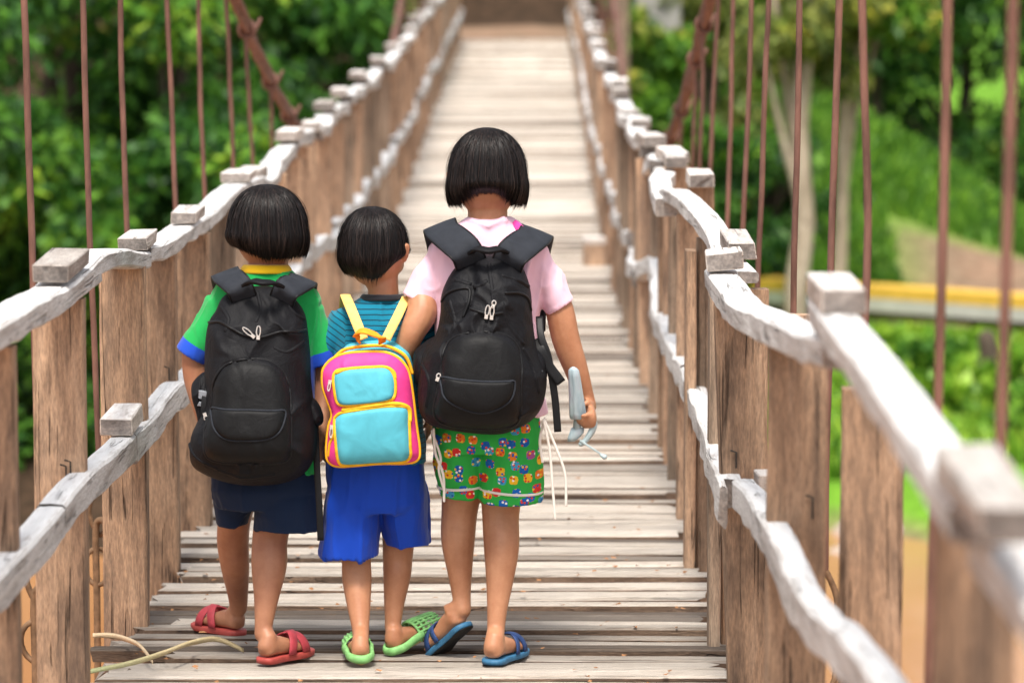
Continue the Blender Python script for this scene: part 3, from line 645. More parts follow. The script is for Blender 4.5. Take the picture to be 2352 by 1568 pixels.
# ================================================================== THE CHILDREN
def skin_mat(name, a, b):
    k = NT(name, .48, .4); v = k.vec(); n = k.noise(v, 13, 5, .65); 
    k.col(k.mix(k.ramp(n, [(.3,(0,0,0)),(.7,(1,1,1))]), a, b)); k.b.inputs['Subsurface Weight'].default_value = .12
    k.b.inputs['Subsurface Radius'].default_value = (.012,.004,.002); k.bump(k.noise(v, 220, 2), .08, .001); return k.m
M['skin'] = skin_mat('skin', (.36,.15,.075), (.50,.245,.135)); M['skin2'] = skin_mat('skin_deeper', (.30,.12,.065), (.43,.20,.11))
def cloth(name, c, rough=.85, sheen=.25, weave=900, folds=14, c2=None, bst=.35):
    k = NT(name, rough, .2); v = k.vec((1,1,.6)); n = k.noise(v, folds, 3, .5, .6); f = k.noise(k.vec(), weave*.4, 1)
    k.col(k.mix(k.ramp(n, [(.3,(0,0,0)),(.7,(1,1,1))]), c, c2 or tuple(min(1, x*1.08) for x in c)))
    k.b.inputs['Sheen Weight'].default_value = sheen
    k.bump(k.math('ADD', n, k.math('MULTIPLY', f, .12)), bst, .01); return k.m
M['pink'] = cloth('pink_cotton', (.78,.50,.60)); M['navy'] = cloth('navy_cloth', (.006,.016,.045), sheen=.05, bst=.2)
M['royal'] = cloth('royal_blue_cloth', (.004,.05,.42), .6, .1); M['collar'] = cloth('yellow_rib', (.85,.50,.01)); M['blackrib'] = cloth('black_rib', (.012,.012,.016)); M['cord'] = cloth('white_cord', (.72,.66,.60)); M['magenta'] = cloth('magenta_strap', (.62,.05,.28))
def attr_mat(name, f):
    k = NT(name, .85, .2); a = k.n('Attribute', attribute_name='s').outputs['Fac']; n = k.noise(k.vec((1,1,.6)), 14, 3, .5, .6)
    k.col(f(k, a, n)); k.b.inputs['Sheen Weight'].default_value = .2; k.bump(n, .35, .01); return k.m
M['green'] = attr_mat('green_sports_shirt', lambda k, a, n: k.ramp(a, [(0,(.012,.34,.075)),(.4999,(.02,.42,.10)),(.5,(.012,.07,.50)),(1,(.012,.07,.50))]))
bpy.data.materials['green_sports_shirt'].node_tree.nodes['Color Ramp'].color_ramp.interpolation = 'CONSTANT'
def _str(k, a, n):
    s = k.math('FRACT', k.math('ADD', k.math('MULTIPLY', a, 78), k.math('MULTIPLY', n, .5)))
    return k.mix(k.ramp(s, [(.0,(1,1,1)),(.12,(1,1,1)),(.20,(0,0,0)),(.9,(0,0,0)),(1,(1,1,1))]), (.003,.17,.27), (.004,.035,.06))
M['stripe'] = attr_mat('teal_striped_shirt', _str)
def _print():
    k = NT('patterned_cotton', .85, .2); v = k.vec()
    sp = k.n('SeparateXYZ'); k.l(v, sp.inputs[0]); cb = k.n('CombineXYZ'); k.l(sp.outputs[0], cb.inputs[0]); k.l(sp.outputs[2], cb.inputs[1]); v = cb.outputs[0]
    vo = k.n('TexVoronoi', _Scale=31.0, _Randomness=.7, voronoi_dimensions='2D', distance='MINKOWSKI', _Exponent=3.0); k.l(v, vo.inputs['Vector'])
    v2 = k.n('TexVoronoi', _Scale=115.0, voronoi_dimensions='2D'); k.l(v, v2.inputs['Vector'])
    sep = k.n('SeparateColor'); k.l(vo.outputs['Color'], sep.inputs[0]); r = sep.outputs[0]
    c = k.ramp(r, [(0,(.60,.03,.03)),(.2,(.01,.10,.38)),(.38,(.75,.20,.02)),(.52,(.80,.45,.02)),(.66,(.05,.30,.50)),(.8,(.01,.12,.45)),(.9,(.35,.08,.25))]); k.t.nodes[-1]
    for nd in k.t.nodes:
        if nd.type == 'VALTORGB': nd.color_ramp.interpolation = 'CONSTANT'
    s2 = k.n('SeparateColor'); k.l(v2.outputs['Color'], s2.inputs[0])
    inner = k.n('ValToRGB'); e = inner.color_ramp.elements; e[0].color = (.62,.05,.03,1); e[1].position = .4; e[1].color = (.80,.50,.04,1); q = e.new(.6); q.color = (.02,.12,.4,1); q = e.new(.8); q.color = (.85,.8,.75,1); inner.color_ramp.interpolation = 'CONSTANT'; k.l(s2.outputs[0], inner.inputs[0])
    c2 = k.mix(k.ramp(v2.outputs['Distance'], [(.30,(1,1,1)),(.36,(0,0,0))]), c, inner.outputs[0])
    d = vo.outputs['Distance']; dn = k.math('ADD', d, k.math('MULTIPLY', k.noise(v, 120, 2), .16))
    k.col(k.mix(k.ramp(dn, [(.40,(1,1,1)),(.43,(0,0,0))]), (.03,.37,.06), c2)); n = k.noise(k.vec(), 14, 3); k.bump(n, .35, .01); return k.m
M['print'] = _print()
k = NT('black_hair', .50, .22); v = k.vec(); r_ = k.n('NewGeometry').outputs['Random Per Island']
k.col(k.ramp(r_, [(0,(.003,.0025,.0025)),(.7,(.007,.005,.005)),(1,(.030,.019,.016))])); k.b.inputs['Anisotropic'].default_value = .6; M['hair'] = k.m
M['eye'] = plain('eye_white', (.8,.78,.75), .2, .6, .02); M['iris'] = plain('dark_iris', (.02,.012,.01), .1, .6); M['lip'] = plain('lips', (.42,.13,.10), .5, .4); M['nailk'] = plain('fingernail', (.55,.32,.26), .3, .5, .05)
def foamat(name, c, rough=.55): return plain(name, c, rough, .4, .2, 60, .2, .002)
M['redfoam'] = foamat('red_rubber', (.36,.055,.045)); M['redstrap'] = foamat('red_strap', (.40,.045,.06)); M['greenfoam'] = foamat('green_clog_plastic', (.20,.46,.15)); M['tansole'] = foamat('tan_sole', (.50,.42,.20)); M['bluefoam'] = foamat('blue_rubber', (.035,.14,.26)); M['bluestrap'] = foamat('navy_strap', (.02,.05,.16)); M['blackfoam'] = foamat('black_outsole', (.012,.012,.012))
def hand(wr, d, pn, curl, L, thumb=1, grip=False):
    """d: direction of the fingers, pn: palm normal, curl towards pn; L hand length"""
    d = Vector(d).normalized(); pn = (Vector(pn)-Vector(pn).dot(d)*d).normalized(); s = d.cross(pn).normalized(); wr = Vector(wr); P = []
    pl = L*.5
    P.append(limb([wr-d*.01, wr+d*pl*.35, wr+d*pl*.8, wr+d*pl], [L*.155, L*.19, L*.225, L*.215], 14, .48, ref=tuple(pn)))
    for i, (o, ln) in enumerate(((-.165,.44),(-.055,.50),(.055,.47),(.16,.37))):
        b = wr+d*pl*(.93 if i < 3 else .86)+s*o*L*thumb*-1; seg = [ln*L*.42, ln*L*.33, ln*L*.27]; c = 0; pts = [b-d*.012, b]; p_ = b
        for j, sg in enumerate(seg):
            c += curl*(1+.12*i)*(.85 if j else .7); dd = d*math.cos(c)+pn*math.sin(c); p_ = p_+dd*sg; pts.append(p_)
        P.append(limb(pts, [L*.054, L*.056, L*.05, L*.046, L*.04], 10, ref=tuple(s)))
    b = wr+d*pl*.25+s*thumb*L*.15; t1 = (d*.6+s*thumb*.65+pn*.35).normalized(); t2 = (d*.75+pn*(.6+.4*min(1,curl))-s*thumb*.25).normalized()
    P.append(limb([b-t1*.01, b+t1*L*.17, b+t1*L*.17+t2*L*.16, b+t1*L*.17+t2*L*.26], [L*.075, L*.065, L*.055, L*.045], 10, ref=tuple(pn)))
    return P
class Foot:
    """heel = centre of the bottom of the heel; yaw clockwise from +Y, pitch >0 toes down"""
    def __init__(s, heel, yaw, pitch, L, mir=1, roll=0):
        y = math.radians(yaw); p = math.radians(pitch)
        s.f = Vector((math.sin(y)*math.cos(p), math.cos(y)*math.cos(p), -math.sin(p))); s.r = Vector((math.cos(y), -math.sin(y), 0)); 
        s.u = s.r.cross(s.f); 
        if roll: q = Matrix.Rotation(math.radians(roll), 3, s.f); s.r = q @ s.r; s.u = q @ s.u
        s.o = Vector(heel); s.L = L; s.mir = mir
    def p(s, x, y, z): return s.o+s.r*(x*s.L*s.mir)+s.f*(y*s.L)+s.u*(z*s.L)
    def body(s, ankle):
        Rn = []
        for (y, cx, w_, h_, zc) in [(y_, c_, w_*.95, h_*.86, z_*.86) for (y_, c_, w_, h_, z_) in ((-.045,0,.05,.04,.09),(-.035,0,.11,.085,.10),(.01,0,.15,.125,.13),(.08,0,.155,.15,.152),(.18,.0,.14,.17,.175),(.30,.005,.145,.165,.165),(.45,.01,.16,.135,.135),(.60,.01,.19,.105,.105),(.73,.0,.20,.08,.08),(.80,-.01,.185,.06,.06))]:
            c = s.p(cx, y, zc); Rn.append(ring(c, s.r*w_*s.L, s.u*h_*s.L, 18, 2.5))
        P = [loft(Rn)]
        for i, (x, ly, r_) in enumerate(((-.12,.99,.062),(-.045,.97,.045),(.03,.94,.042),(.095,.90,.040),(.15,.85,.038))):
            P.append(limb([s.p(x, .72, .055), s.p(x, (.72+ly)/2, .06), s.p(x, ly-.04, .045)], [r_*s.L]*3, 10, ref=tuple(s.u)))
        P.append(limb([s.p(0,.05,.16), s.p(0,.09,.27), Vector(ankle)], [.145*s.L,.135*s.L,.125*s.L], 14))
        return P
    def outline(s, g=1.0):
        o = [(0,-.09),(-.12,-.055),(-.17,.05),(-.165,.25),(-.15,.42),(-.20,.62),(-.225,.80),(-.19,.98),(-.10,1.06),(.02,1.05),(.14,.97),(.20,.80),(.205,.62),(.17,.42),(.155,.25),(.17,.05),(.12,-.055)]
        return catmull([(a*g, b, 0) for a, b in o], 3, True)
    def sole(s, z0, z1, g=1.0, curve=.0, nm='sole', mat='redfoam', par=None):
        o = s.outline(g); R = []
        for z, q in ((z0, .95),(z0+.01, .99),((z0+z1)/2, 1.0),(z1-.012, 1.0),(z1, .96)):
            R.append(np.array([tuple(s.p(a*q, .48+(b-.48)*q, z+curve*abs(a)*1.2)) for a, b, _ in o]))
        V, F = loft(R); return obj(nm, mesh(V, F), M[mat], par)
    def band(s, y0, y1, w_, z, mat, par, nm='strap', half=.215, th=.011, twist=0, n=16, zlo=-.0):
        """band arching over the foot from (y0 on the inner edge) to (y1 on the outer)"""
        P = []; S = []; 
        for i in range(n):
            t = i/(n-1); a = math.pi*t; x = -half*math.cos(a); zz = zlo+z*math.sin(a)**.75; y = y0+(y1-y0)*t
            P.append((x, y, zz)); S.append((math.cos(a), math.sin(a)))
        Rn = []
        for (x, y, zz), (nx, nz) in zip(P, S):
            nrm = Vector((-nx, 0, nz)); rr = []
            for q, e in ((-1,0),(-.9,1),(0,1.15),(.9,1),(1,0),(.9,-1),(0,-1),(-.9,-1)):
                rr.append(tuple(s.p(x+nrm.x*th*e, y+q*w_/2, zz+nrm.z*th*e)))
            Rn.append(np.array(rr))
        V, F = loft(Rn); return obj(nm, mesh(V, F), M[mat], par)
def head_parts(c, rx, ry, rz, turn=0):
    """c centre of skull; face towards +Y turned by 'turn' degrees clockwise"""
    q = Matrix.Rotation(-math.radians(turn), 3, 'Z')
    def T(x, y, z): return tuple(Vector(c)+q @ Vector((x*rx, y*ry, z*rz)))
    P = [ellipsoid(c, rx, ry, rz, 24, 16)]
    P.append(limb([T(0,.15,-.45), T(0,.42,-.85)], [rx*.78, rx*.52], 16)); P.append(limb([T(-.35,.6,-.45), T(.35,.6,-.45)], [rx*.36]*2, 12))
    P.append(limb([T(0,.93,-.05), T(0,1.04,-.28), T(0,1.10,-.38)], [rx*.10, rx*.13, rx*.17], 10)); P.append(limb([T(-.5,.86,.12), T(0,.93,.1), T(.5,.86,.12)], [rx*.12]*3, 10))
    for sx_ in (-1, 1):
        P.append(limb([T(sx_*.96,-.02,.10), T(sx_*1.13,-.12,.06), T(sx_*1.12,-.10,-.12), T(sx_*1.0,.0,-.30)], [rx*.10, rx*.13, rx*.11, rx*.09], 10))
    return P, T
def person(name_label, base, build):
    e = empty('person', base, name_label, 'person'); return e
def face(e, T, rx):
    for sx_ in (-1, 1):
        p = T(sx_*.36, .86, -.03); V, F = ellipsoid(p, rx*.15, rx*.12, rx*.10, 14, 8); ey = obj('eye', mesh(V, F), M['eye'], e)
        p = T(sx_*.37, .985, -.03); V, F = ellipsoid(p, rx*.065, rx*.05, rx*.065, 12, 8); obj('iris', mesh(V, F), M['iris'], ey)
    V, F = limb([T(-.25,.97,-.66), T(0,1.03,-.64), T(.25,.97,-.66)], [rx*.03, rx*.07, rx*.03], 8); obj('mouth', mesh(V, F), M['lip'], e)
def hair(e, cx, Y, top, xl, xr, hem, ry, seed, zwide, turn=0, n=7500, whorl=(.0,-.15), fly=150, tuck=.22, tuckside=.05, sweep=0):
    """px numbers: top, xl, xr, zwide (row of the widest level), hem(angle)->row"""
    T0 = W(cx, top, Y); Wd = W(cx, zwide, Y); L = W(xl, zwide, Y).x; R = W(xr, zwide, Y).x; rx = (R-L)/2; c = Vector(((L+R)/2, Y, Wd.z)); ht = T0.z-Wd.z
    r = np.random.default_rng(seed)
    hz = lambda a: W(cx, hem(a), Y).z
    def S(a, u, lift=0.0):
        """a: 0 = back (towards camera), +90deg = right"""
        if u < .5:
            f = u/.5*math.pi/2; rho = math.sin(f)**.92; z = c.z+ht*math.cos(f); mixw = (1-math.sin(f))
        else:
            v_ = (u-.5)/.5; z = c.z+(hz(a)-c.z)*v_; mixw = 0
            tk = tuck*max(0, math.cos(a))**.6+tuckside*abs(math.sin(a)); rho = 1+.05*math.sin(v_*math.pi)-tk*v_**2.2
        rho *= 1+lift
        x = c.x+rx*rho*math.sin(a)+whorl[0]*rx*mixw*.6; y = c.y-ry*rho*math.cos(a)+whorl[1]*ry*mixw*.6
        return np.array((x, y, z+ht*lift*.5*(1 if u < .5 else 0)))
    nu, na = 16, 48; Rn = []
    for i in range(nu):
        u = .03+.82*i/(nu-1); Rn.append(np.array([S((2*math.pi*j/na+math.pi) % (2*math.pi)-math.pi, u, -.035) for j in range(na)]))
    V, F = loft(Rn); hb = obj('hair', mesh(V, F), M['hair'], e)
    V = []; F = []; K = 11
    for i in range(n):
        a = r.uniform(-math.pi, math.pi); 
        if abs(a) > 2.3 and r.random() < .3: continue
        u0 = .02+.42*r.random()**1.6; u1 = 1+r.normal(0, .032)+(abs(r.normal(0,.06)) if r.random() < .12 else 0)-(.06*r.random() if r.random() < .3 else 0); lift = r.uniform(-.01, .028); da = r.normal(0, .05); wv = r.normal(0, .022); ph = r.uniform(0, 6)
        if i < fly: lift = r.uniform(.03,.10); u1 = r.uniform(.4,1.06); da = r.normal(0,.22)
        w_ = r.uniform(.0005, .0013) if i >= fly else .0004; n0 = len(V); tl = r.uniform(-.8,.8); clump = .016*math.sin(a*37+seed)+.012*math.sin(a*71)+.02*math.sin(a*11+seed); lift += .010*math.sin(a*43+seed*2)+.006*math.sin(a*87)+.010*math.sin(a*13)
        for k_ in range(K):
            t = k_/(K-1); u = u0+(u1-u0)*t; aa = a+da*t+wv*math.sin(t*5+ph)+clump*t**2
            P_ = S(aa, u, lift*(.3+.7*math.sin(min(1, t*1.2)*math.pi*.5)))
            tn = np.array((math.cos(aa+tl), math.sin(aa+tl), 0)); ww = w_*(1 if t < .8 else (1-t)*4+.2)
            V += [P_-tn*ww, P_+tn*ww]
        for k_ in range(K-1): b = n0+2*k_; F.append([b, b+1, b+3, b+2])
    obj('hair_strands', fast_mesh(V, F, smooth=True), M['hair'], hb)
    return c, rx
def folds(me, amp, axis_pts, scale=9, seed=0, stretch=(1,1,.35), keep=()):
    P = coords(me); N = normals(me); q = P*np.array(stretch)*scale+seed; 
    w_ = fbm(q*.5+5, 2)[:,None]; rdg = lambda z_, f_: np.clip(1-np.abs(z_)*f_, 0, 1)**1.6
    d = .55*rdg(fbm(q*.8+.9*w_, 1), 3.2)+.35*rdg(fbm(q*1.9+1.1*w_+7, 1), 3.0)*np.clip(w_[:,0]*3+.6, 0, 1)+.9*fbm(P*scale*.6+seed+9, 2)-.2
    wgt = np.ones(len(P))
    for A_, B_ in keep:
        t, dd, L = along(P, A_, B_, .06); wgt = wgt*np.where(dd < .09, np.clip((L-.012-t)/.05, .12, 1), 1)
    setco(me, P+N*(amp*d*wgt)[:,None]); return me
def along(P, A, Bq, rmax):
    A = np.array(A); D = np.array(Bq)-A; L = np.linalg.norm(D); D /= L; t = (P-A)@D; d = np.linalg.norm(P-A-t[:,None]*D, axis=1); return t, d, L
def trunkrings(rows, Y, p=2.4):
    R = []
    for (cx, py, hw, ry, dy) in rows:
        c = W(cx, py, Y+dy); s = FPX/(Y+dy); R.append(ring(tuple(c), (hw/s,0,0), (0,ry,0), 28, p))
    return loft(R)
def pxl(pts, Y, n=14, **k):
    """limb from (px,py,dy,radius_px)"""
    P = [tuple(W(a, b, Y+d)) for a, b, d, r in pts]; R = [r/(FPX/(Y+d)) for a, b, d, r in pts]
    C = catmull([(*p, r) for p, r in zip(P, R)], 4); return limb([tuple(c[:3]) for c in C], [max(.002, c[3]) for c in C], n, **k)
def legtube(pts, Y, hem_in=.035, ryf=1.0):
    """shorts leg: outer rings down to the hem, then back up inside"""
    R = []; 
    C = catmull([(*W(cx, py, Y+dy), hw/(FPX/(Y+dy)), ry) for cx, py, hw, ry, dy in pts], 3)
    for i_, c in enumerate(C):
        q_ = .80+.20*min(1, i_/2.5); R.append(ring(c[:3], (c[3]*q_,0,0), (0,c[4]*q_,0), 24, 2.3))
    c = C[-1]
    for dz, q in ((.001,.87),(hem_in,.84),(hem_in*1.1,.4)): R.append(ring((c[0],c[1],c[2]+dz), (c[3]*q,0,0), (0,c[4]*q,0), 24, 2.3))
    return loft(R)
def sleeve(a, b, ra, rb, Y, fy=1.0):
    """(px,py,dy) start -> hem with an open, turned-in end"""
    A = W(a[0], a[1], Y+a[2]); B = W(b[0], b[1], Y+b[2]); s = FPX/Y; T = (B-A).normalized(); R = []
    u = T.cross(Vector((0,1,0))).normalized(); v = u.cross(T)
    for t in np.linspace(0, 1, 7): 
        r_ = (ra+(rb-ra)*t)/s; R.append(ring(tuple(A.lerp(B, t)), u*r_, v*r_*fy, 22))
    r_ = rb/s
    for o, q in ((-.001,.80),(-.03,.77),(-.034,.3)): R.append(ring(tuple(B+T*o), u*r_*q, v*r_*q*fy, 22))
    return loft(R), A, B
# ------------------------------------------------------------------ tall child, pink shirt
Y = 9.36
tall = person('tallest child, in pink shirt and patterned green shorts, holding a folded umbrella, seen from behind', W(1130, 1530, 9.3), None)
c, hrx = hair(tall, 1120, Y, 293, 1030, 1208, lambda a: 436+(32 if abs(math.sin(a)) > .75 else 32*(abs(math.sin(a))/.75)**3)*1.0-(75 if abs(a) > 2.2 else 0), .098, 3, 400, tuck=.20, tuckside=.0)
hd, T = head_parts((c.x, c.y+.012, c.z-.006), hrx*.86, .087, .102); s = FPX/Y
B = list(hd); face(tall, T, hrx*.86)
B.append(pxl([(1120,430,.01,47),(1120,490,.0,46),(1120,530,.0,52)], Y))
B.append(trunkrings([(1120,525,50,.04,0),(1120,565,100,.055,0),(1120,600,122,.075,0),(1118,720,108,.08,0),(1118,850,105,.08,0),(1120,960,118,.085,0),(1120,1010,112,.08,0)], Y))
RF = Foot(W(1130,1512,9.26), 24, 0, .175, 1); LF = Foot(W(1062,1432,9.36), -38, 36, .172, -1, roll=-8)
B.append(pxl([(1160,960,0,58),(1155,1080,.02,54),(1150,1180,.02,44),(1152,1255,-.01,42),(1148,1330,-.03,33),(1142,1400,-.05,24),(1139,1450,-.06,21)], Y))
B.append(pxl([(1085,960,0,56),(1068,1080,.03,52),(1056,1170,.05,43),(1052,1240,.04,40),(1056,1310,.03,30),(1060,1370,.02,22),(1062,1400,.01,21)], Y))
B += RF.body(W(1139,1445,Y-.06)); B += LF.body(W(1062,1392,Y+.012))
# right arm down, gripping the umbrella; left arm bent behind the smaller child's bag
B.append(pxl([(1225,600,0,26),(1278,690,0,33),(1300,780,.0,33),(1324,850,.01,28),(1342,905,.028,22),(1352,932,.034,19)], Y))
wr = W(1356, 934, Y+.034)
B += hand(wr, (.04,-.90,-.42), (-1,-.02,-.05), 1.22, .122, thumb=-1)
B.append(pxl([(1020,600,0,26),(974,660,-.01,34),(970,715,-.045,36),(948,760,-.06,31),(930,805,-.05,26),(926,840,-.03,22)], Y))
B += hand(W(925,845,Y-.028), (-.2,.1,-.9), (-.2,1,.1), .35, .112, thumb=1)
me = remesh(B, .0038, 8); obj('body', me, M['skin'], tall)
# pink T-shirt
slL, A1, B1 = sleeve((1020,598,0), (962,697,-.014), 45, 45, Y, 1.05); slR, A2, B2 = sleeve((1222,598,0), (1288,706,0), 44, 36, Y, 1.1)
sh = [trunkrings([(1122,500,50,.052,.0),(1121,520,78,.064,0),(1120,540,122,.070,0),(1120,575,142,.080,0),(1118,640,134,.092,0),(1118,730,122,.095,0),(1120,830,120,.095,0),(1122,900,128,.10,0),(1126,948,138,.104,0)], Y), slL, slR,
      limb([W(1075,512,Y+.01), W(1085,508,Y-.045), W(1122,520,Y-.062), W(1160,506,Y-.045), W(1172,505,Y+.01), W(1122,540,Y+.06)], .009, 8), limb([W(1020,545,Y-.055), W(1110,600,Y-.095), W(1080,700,Y-.10)], .010, 8), limb([W(1215,600,Y-.075), W(1195,700,Y-.1)], .009, 8)]
me = remesh(sh, .004, 7); folds(me, .012, None, 19, 2.2, (1,1,.6), [(A1,B1),(A2,B2)]); obj('t_shirt', me, M['pink'], tall)
V, F = limb([W(1180,512,Y-.03), W(1195,525,Y-.052), W(1205,545,Y-.06)], .010, 8, .3); obj('undershirt_strap', mesh(V, F), M['magenta'], tall)
sh = [trunkrings([(1119,930,116,.10,0),(1119,1000,126,.106,0),(1120,1035,122,.10,0)], Y), legtube([(1062,990,60,.095,0),(1058,1060,60,.095,.02),(1062,1136,52,.085,.03)], Y), legtube([(1170,990,72,.10,0),(1172,1070,73,.10,0),(1173,1150,71,.092,-.005)], Y)]
me = remesh(sh, .004, 5); folds(me, .009, None, 18, 4.4); so = obj('shorts', me, M['print'], tall)
def hemline(cx, py, hw, ry, dy, Y, tilt, mat, par, nm='hem_piping', r_=.0034, out=1.035):
    s = FPX/(Y+dy); c0 = W(cx, py, Y+dy); P = [(c0.x+hw/s*out*math.cos(a), c0.y+ry*out*math.sin(a), c0.z+tilt*math.cos(a)) for a in np.linspace(0, 2*math.pi, 40)]
    V, F = limb(P, r_, 8, rnd=False, ref=(0,0,1)); return obj(nm, mesh(V, F), M[mat], par)
hemline(1062,1112,55,.091,.027,Y,.003,'cord',so); hemline(1172,1122,71.5,.097,-.003,Y,-.006,'cord',so)
for i, P_ in enumerate([[(1248,965),(1262,1030),(1268,1100),(1275,1190)],[(1252,968),(1278,1030),(1298,1090),(1300,1160)],[(996,985),(1000,1040),(1018,1090),(1020,1150)],[(992,990),(1012,1050),(1008,1080),(1022,1130)],[(1252,960),(1240,1010),(1246,1060)]]):
    V, F = limb(catmull([tuple(W(a, b, Y-.115+.004*i)) for a, b in P_], 6), .0032, 8); obj('drawstring', mesh(V, F), M['cord'], tall)
def sandal(ft, kind, par):
    root = None
    if kind == 'slide':
        root = ft.sole(-.10, -.004, 1.0, nm='sandal', mat='redfoam', par=par)
        ft.band(.38, .72, .17, .30, 'redstrap', root, half=.20); ft.band(.72, .40, .17, .315, 'redstrap', root, half=.20)
    elif kind == 'flip':
        root = ft.sole(-.085, -.004, 1.0, nm='sandal', mat='bluefoam', par=par)
        ft.sole(-.10, -.0855, .93, nm='outsole', mat='blackfoam', par=root)
        ft.band(.30, .72, .12, .285, 'bluestrap', root, half=.195); ft.band(.68, .46, .10, .27, 'bluestrap', root, half=.195)
    else:
        root = ft.sole(-.085, -.004, .97, .22, nm='sandal', mat='tansole', par=par)
        # clog upper, perforated like a basket: three broad bands, cross slats between, a low heel rim
        for y in (.46, .58, .70, .82, .94): ft.band(y, y, .05, .30-.13*max(0, y-.55), 'greenfoam', root, half=.225-.10*max(0, y-.8), nm='upper_band')
        for t in np.linspace(.12, .88, 9):
            a = math.pi*t; P = [ft.p(-(.228-.1*max(0, y-.8))*math.cos(a), y, (.30-.13*max(0, y-.55))*math.sin(a)**.75+.008) for y in (.46,.58,.70,.82,.94,1.0)]
            V, F = limb(P, .0034, 7); obj('upper_slat', mesh(V, F), M['greenfoam'], root)
        P = [ft.p(x, y, z) for x, y, z in ((-.215,.50,.10),(-.195,.3,.07),(-.185,.1,.035),(-.10,-.07,.02),(0,-.095,.01),(.10,-.07,.02),(.185,.1,.035),(.195,.3,.07),(.215,.50,.10))]
        V, F = limb(catmull(P, 4), .0065, 8, 1.7, ref=tuple(ft.u)); obj('rim', mesh(V, F), M['greenfoam'], root)
    return root
sandal(RF, 'flip', tall); sandal(LF, 'flip', tall)
# ------------------------------------------------------------------ left child, green shirt
Y = 9.38
lc = person('child at the left in green shirt with yellow collar, navy shorts and red slides', W(600, 1520, 9.3), None)
c, hrx = hair(lc, 614, Y, 423, 524, 704, lambda a: 585+8*math.sin(a)-8*abs(math.sin(a)*1)-(95 if abs(a) > 2.2 else 0)-(10 if a < 0 else 0)*abs(math.sin(a)), .098, 5, 520, tuck=.13, tuckside=.02)
hd, T = head_parts((c.x, c.y+.01, c.z-.008), hrx*.86, .086, .098, 10); B = list(hd); face(lc, T, hrx*.86)
B.append(pxl([(612,560,.01,42),(612,605,0,42),(612,640,0,50)], Y))
B.append(trunkrings([(610,640,44,.04,0),(608,680,96,.05,0),(608,720,108,.072,0),(606,850,100,.078,0),(606,1000,104,.08,0),(606,1100,98,.078,0),(606,1125,80,.07,0)], Y))
RFl = Foot(W(608,1508,9.28), 38, 0, .165, 1); LFl = Foot(W(548,1445,9.68), -46, 0, .165, -1)
B.append(pxl([(650,1090,0,58),(630,1180,0,46),(620,1240,-.0,42),(618,1300,-.02,42),(612,1370,-.05,30),(606,1430,-.07,22),(604,1455,-.075,21)], Y))
B.append(pxl([(555,1090,0,54),(540,1180,.09,40),(535,1240,.14,38),(540,1300,.17,34),(546,1360,.26,25),(548,1395,.295,21)], Y))
B += RFl.body(W(606,1445,9.305)); B += LFl.body(W(549,1390,9.68))
B.append(pxl([(510,700,0,26),(455,780,0,30),(448,850,0,30),(462,920,-.005,26),(480,980,-.01,22),(492,1010,-.01,20)], Y)); B += hand(W(494,1015,Y-.01), (.15,.1,-.95), (1,0,0), .4, .108, 1)
B.append(pxl([(705,710,0,26),(738,780,.01,29),(744,860,.02,29),(742,930,.0,24),(738,985,-.03,20),(736,1000,-.03,18)], Y)); B += hand(W(735,1003,Y-.03), (-.03,.05,-1), (-1,0.1,0), .35, .105, -1)
me = remesh(B, .0038, 8); obj('body', me, M['skin2'], lc)
slL, A1, B1 = sleeve((510,702,0), (438,818,0), 40, 40, Y, 1.1); slR, A2, B2 = sleeve((706,712,0), (742,835,.01), 38, 38, Y, 1.1)
sh = [trunkrings([(611,618,48,.050,0),(610,634,72,.060,0),(609,652,108,.066,0),(608,690,128,.078,0),(607,760,122,.088,0),(607,900,118,.092,0),(608,1030,124,.096,0),(610,1085,126,.098,0)], Y), slL, slR]
me = remesh(sh, .004, 7); folds(me, .010, None, 18, 7.7, (1,1,.5), [(A1,B1),(A2,B2)]); P = coords(me)
def along(P, A, Bq, rmax):
    A = np.array(A); D = np.array(Bq)-A; L = np.linalg.norm(D); D /= L; t = (P-A)@D; d = np.linalg.norm(P-A-t[:,None]*D, axis=1); return t, d, L
t1, d1, L1 = along(P, A1, B1, .06); t2, d2, L2 = along(P, A2, B2, .06)
bandv = np.maximum(np.clip((t1-(L1-.034))/.004+.5, 0, 1)*(d1 < .075)*(P[:,0] < A1.x+.01), np.clip((t2-(L2-.034))/.004+.5, 0, 1)*(d2 < .07)*(P[:,0] > A2.x-.01)); attr(me, 's', bandv); obj('shirt', me, M['green'], lc)
def collar(cx, py, hw, ry, dip, Y, mat, par, r_=.011, fl=.45):
    s = FPX/Y; c0 = W(cx, py, Y); P = [(c0.x+hw/s*math.cos(a), c0.y-ry*math.sin(a), c0.z+dip*(-1 if math.sin(a) < 0 else .25)*abs(math.sin(a))) for a in np.linspace(0, 2*math.pi, 36)]
    R_ = []
    for a, p_ in zip(np.linspace(0, 2*math.pi, 36)[:-1], P[:-1]):
        n_ = np.array((math.cos(a)*.8, -math.sin(a)*.8, .45)); n_ /= np.linalg.norm(n_); t_ = np.array((math.sin(a)*0+math.cos(a)*.5, -math.sin(a)*.5, -.85))
        R_.append(ring(p_, n_*r_*fl, t_*r_, 10))
    R_.append(R_[0]); V, F = loft(R_, False); return obj('collar', mesh(V, F), M[mat], par)
collar(611,617,53,.056,.012,Y,'collar',lc,.0125)
sh = [trunkrings([(606,1050,118,.098,0),(608,1120,126,.104,0),(606,1160,110,.098,.01)], Y), legtube([(548,1110,64,.095,.03),(542,1150,52,.09,.07),(536,1200,38,.08,.09)], Y), legtube([(655,1110,76,.10,0),(660,1160,76,.10,0),(660,1216,76,.092,-.005)], Y)]
